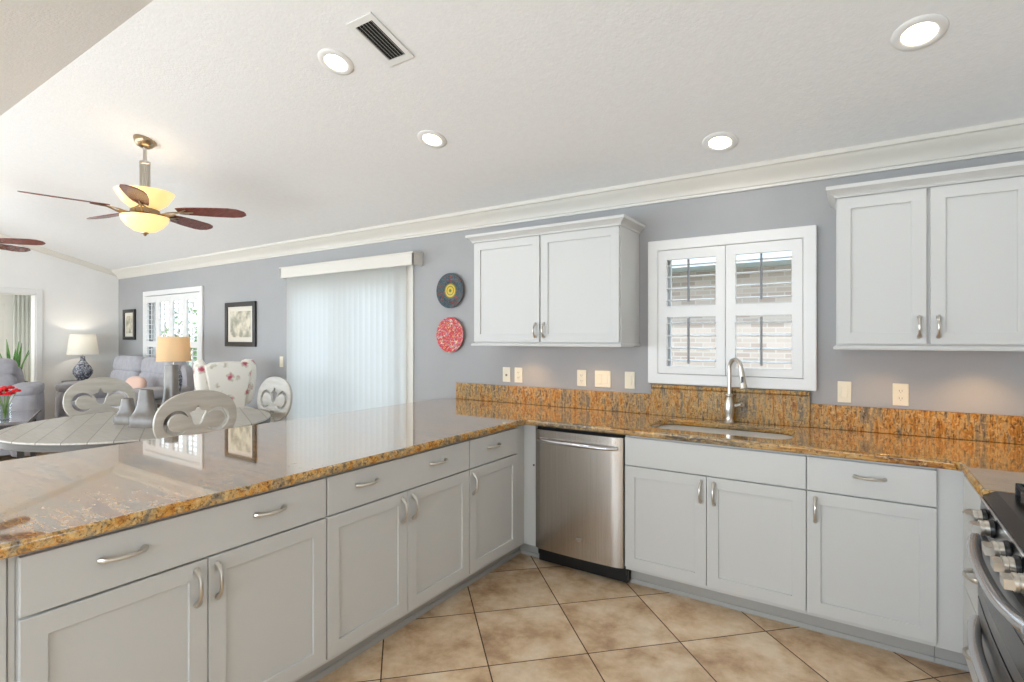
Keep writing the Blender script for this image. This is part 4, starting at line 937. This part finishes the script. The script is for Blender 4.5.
# coffee table with flowers
ct = thing('coffee_table', 'dark marble-topped coffee table in front of the grey recliner', 'coffee table', (-5.84, -1.54, 0), -.35)
bm = bmesh.new(); box(bm, -.55, .55, -.62, .62, .57, .60); obj('table_top', bm, M['marble'], ct, bevel=.006)
bm = bmesh.new(); box(bm, -.52, .52, -.59, .59, .51, .5695); obj('apron', bm, M['frame'], ct)
for sx_ in (-1, 1):
    for sy_ in (-1, 1):
        bm = bmesh.new(); box(bm, sx_ * .49 - .025, sx_ * .49 + .025, sy_ * .56 - .025, sy_ * .56 + .025, 0, .51); obj('leg', bm, M['frame'], ct)
fv = thing('flower_vase', 'clear vase of red flowers standing on the coffee table', 'flowers', (-5.44, -1.24, .60))
bm = bmesh.new(); lathe(bm, [(0, 0), (.04, 0), (.05, .05), (.045, .12), (.055, .16), (.052, .16), (.042, .12), (.046, .05), (.036, .005), (0, .004)], 24); obj('glass_vase', bm, M['glass'], fv, smooth=True)
bm = bmesh.new(); bf = bmesh.new()
for i in range(9):
    a = 2 * PI * i / 9 + .3; rr_ = .09 if i % 2 else .04; px, py, pz = rr_ * math.cos(a), rr_ * math.sin(a), .25 + .03 * (i % 3)
    tube(bm, [(0, 0, .01), (px * .3, py * .3, .14), (px, py, pz)], .003, 6)
    for k in range(7):
        b_ = 2 * PI * k / 7; pillow(bf, (px + .022 * math.cos(b_), py + .022 * math.sin(b_), pz + .012), (.018, .018, .013), (.3 * math.cos(b_), .3 * math.sin(b_), b_), e=1, nu=8, nv=6)
    pillow(bf, (px, py, pz + .018), (.02, .02, .018), e=1, nu=8, nv=6)
obj('stems', bm, M['petalc'], fv); fo = obj('blossoms', bf, M['flower'], fv, smooth=True, ang=3)

# snake plant beyond the doorway
pp = thing('potted_plant', 'tall green snake plant seen through the doorway at left', 'plant', (-9.3, -.27, 0))
bm = bmesh.new(); lathe(bm, [(0, 0), (.13, 0), (.18, .72), (.19, .74), (.17, .74), (.16, .68), (0, .68)], 28); obj('pot', bm, M['vase'], pp, smooth=True, ang=.6)
for i in range(11):
    a = i * 2.4; h = .45 + .28 * ((i * 37) % 10) / 10; rad = .03 + .008 * i; bm = bmesh.new(); lean = .10 + .02 * (i % 4); pv = None
    f = []
    for k in range(9):
        t = k / 8; wd = .030 * (1 - t ** 3) + .001; c = Vector((math.cos(a) * (rad + lean * t * t), math.sin(a) * (rad + lean * t * t), (.68 + h * 1.08 * t))); tg = Vector((-math.sin(a), math.cos(a), 0)); nn = Vector((math.cos(a), math.sin(a), 0))
        f.append([bm.verts.new(c + tg * wd + nn * .008), bm.verts.new(c - nn * .003), bm.verts.new(c - tg * wd + nn * .008), bm.verts.new(c + nn * .004)])
    for p, q in zip(f, f[1:]):
        for k in range(4): bm.faces.new((p[k], p[(k + 1) % 4], q[(k + 1) % 4], q[k]))
    bm.faces.new(f[0]); bm.faces.new(f[-1][::-1]); obj('leaf', bm, M['leaf'], pp, smooth=True, ang=.9)
# sunroom vertical drape inside doorway
bm = bmesh.new(); f = []
for k in range(60):
    t = k / 59; y = -.02 + .40 * t; x = -10.3 + .014 * math.sin(t * 45); f.append((bm.verts.new((x, y, .03)), bm.verts.new((x, y, 2.35))))
for p, q in zip(f, f[1:]): bm.faces.new((p[0], q[0], q[1], p[1]))
M['drape'] = translucent('pale_green_drape', srgb(232, 234, 230), .4)
o = obj('curtain', bm, M['drape'], smooth=True, ang=2); s_ = o.modifiers.new('s', 'SOLIDIFY'); s_.thickness = .004
tag(o, 'pale grey-green curtain hanging beyond the left doorway', 'curtain')

# ------------------------------------------------------------------ outdoors
bm = bmesh.new(); box(bm, -40, 30, YB + .15, 40, -.25, -.15); box(bm, -40, -12.6, -30, YB + .15, -.25, -.15)
go = struct(obj('ground', bm, M['grass']))
nh = thing('neighbour_house', 'tan brick neighbouring house outside the kitchen window', 'house', (1, 5, 0))
NM = T((1, 5, 0))
bm = bmesh.new(); box(bm, -4, 5.5, 4.6, 9, -.15, 2.35); obj('wall', bm, M['brick'], nh, NM)
bm = bmesh.new(); sweep(bm, [(.5, 2.35), (.5, 2.5), (-2.2, 3.3), (-4.9, 2.5), (-4.9, 2.35)], (-4.4, 4.6, 0), (5.9, 4.6, 0), (0, -1, 0)); obj('roof', bm, M['roof'], nh, NM)
def bush(label, x, y, sx_, sz_, grp='shrubs outside the living room window'):
    t = thing('shrub', label, 'shrub', (x, y, -.15), 0, grp); bm = bmesh.new()
    for i in range(420):
        u, v, w2 = random.gauss(0, 1), random.gauss(0, 1), random.gauss(0, 1); L = math.sqrt(u * u + v * v + w2 * w2); rr_ = .8 + .25 * random.random()
        c = Vector((u / L * sx_ * rr_, v / L * sx_ * rr_, sz_ * .55 + w2 / L * sz_ * .5 * rr_)); q = Euler((random.random() * 6, random.random() * 6, random.random() * 6)).to_matrix(); s = .10
        vs4 = [bm.verts.new(c + q @ Vector(p)) for p in ((-s, 0, 0), (0, -s * .45, .02), (s, 0, 0), (0, s * .45, .02))]; bm.faces.new(vs4)
    obj('foliage', bm, M['bush'], t)
    bm = bmesh.new(); tube(bm, [(0, 0, 0), (0, 0, sz_ * .6)], [.06, .03], 8); obj('stem', bm, M['wood'], t)
for i, (x, y, a, b) in enumerate(((-13.6, 4.6, .9, 2.4), (-11.4, 4.2, .8, 2.0), (-9.4, 3.6, .8, 2.3))): bush('green leafy shrub seen through the living room shutters', x, y, a, b)
bush('green leafy shrub beyond the glass door past the doorway', -13.2, -1.1, 1.1, 2.2, None)
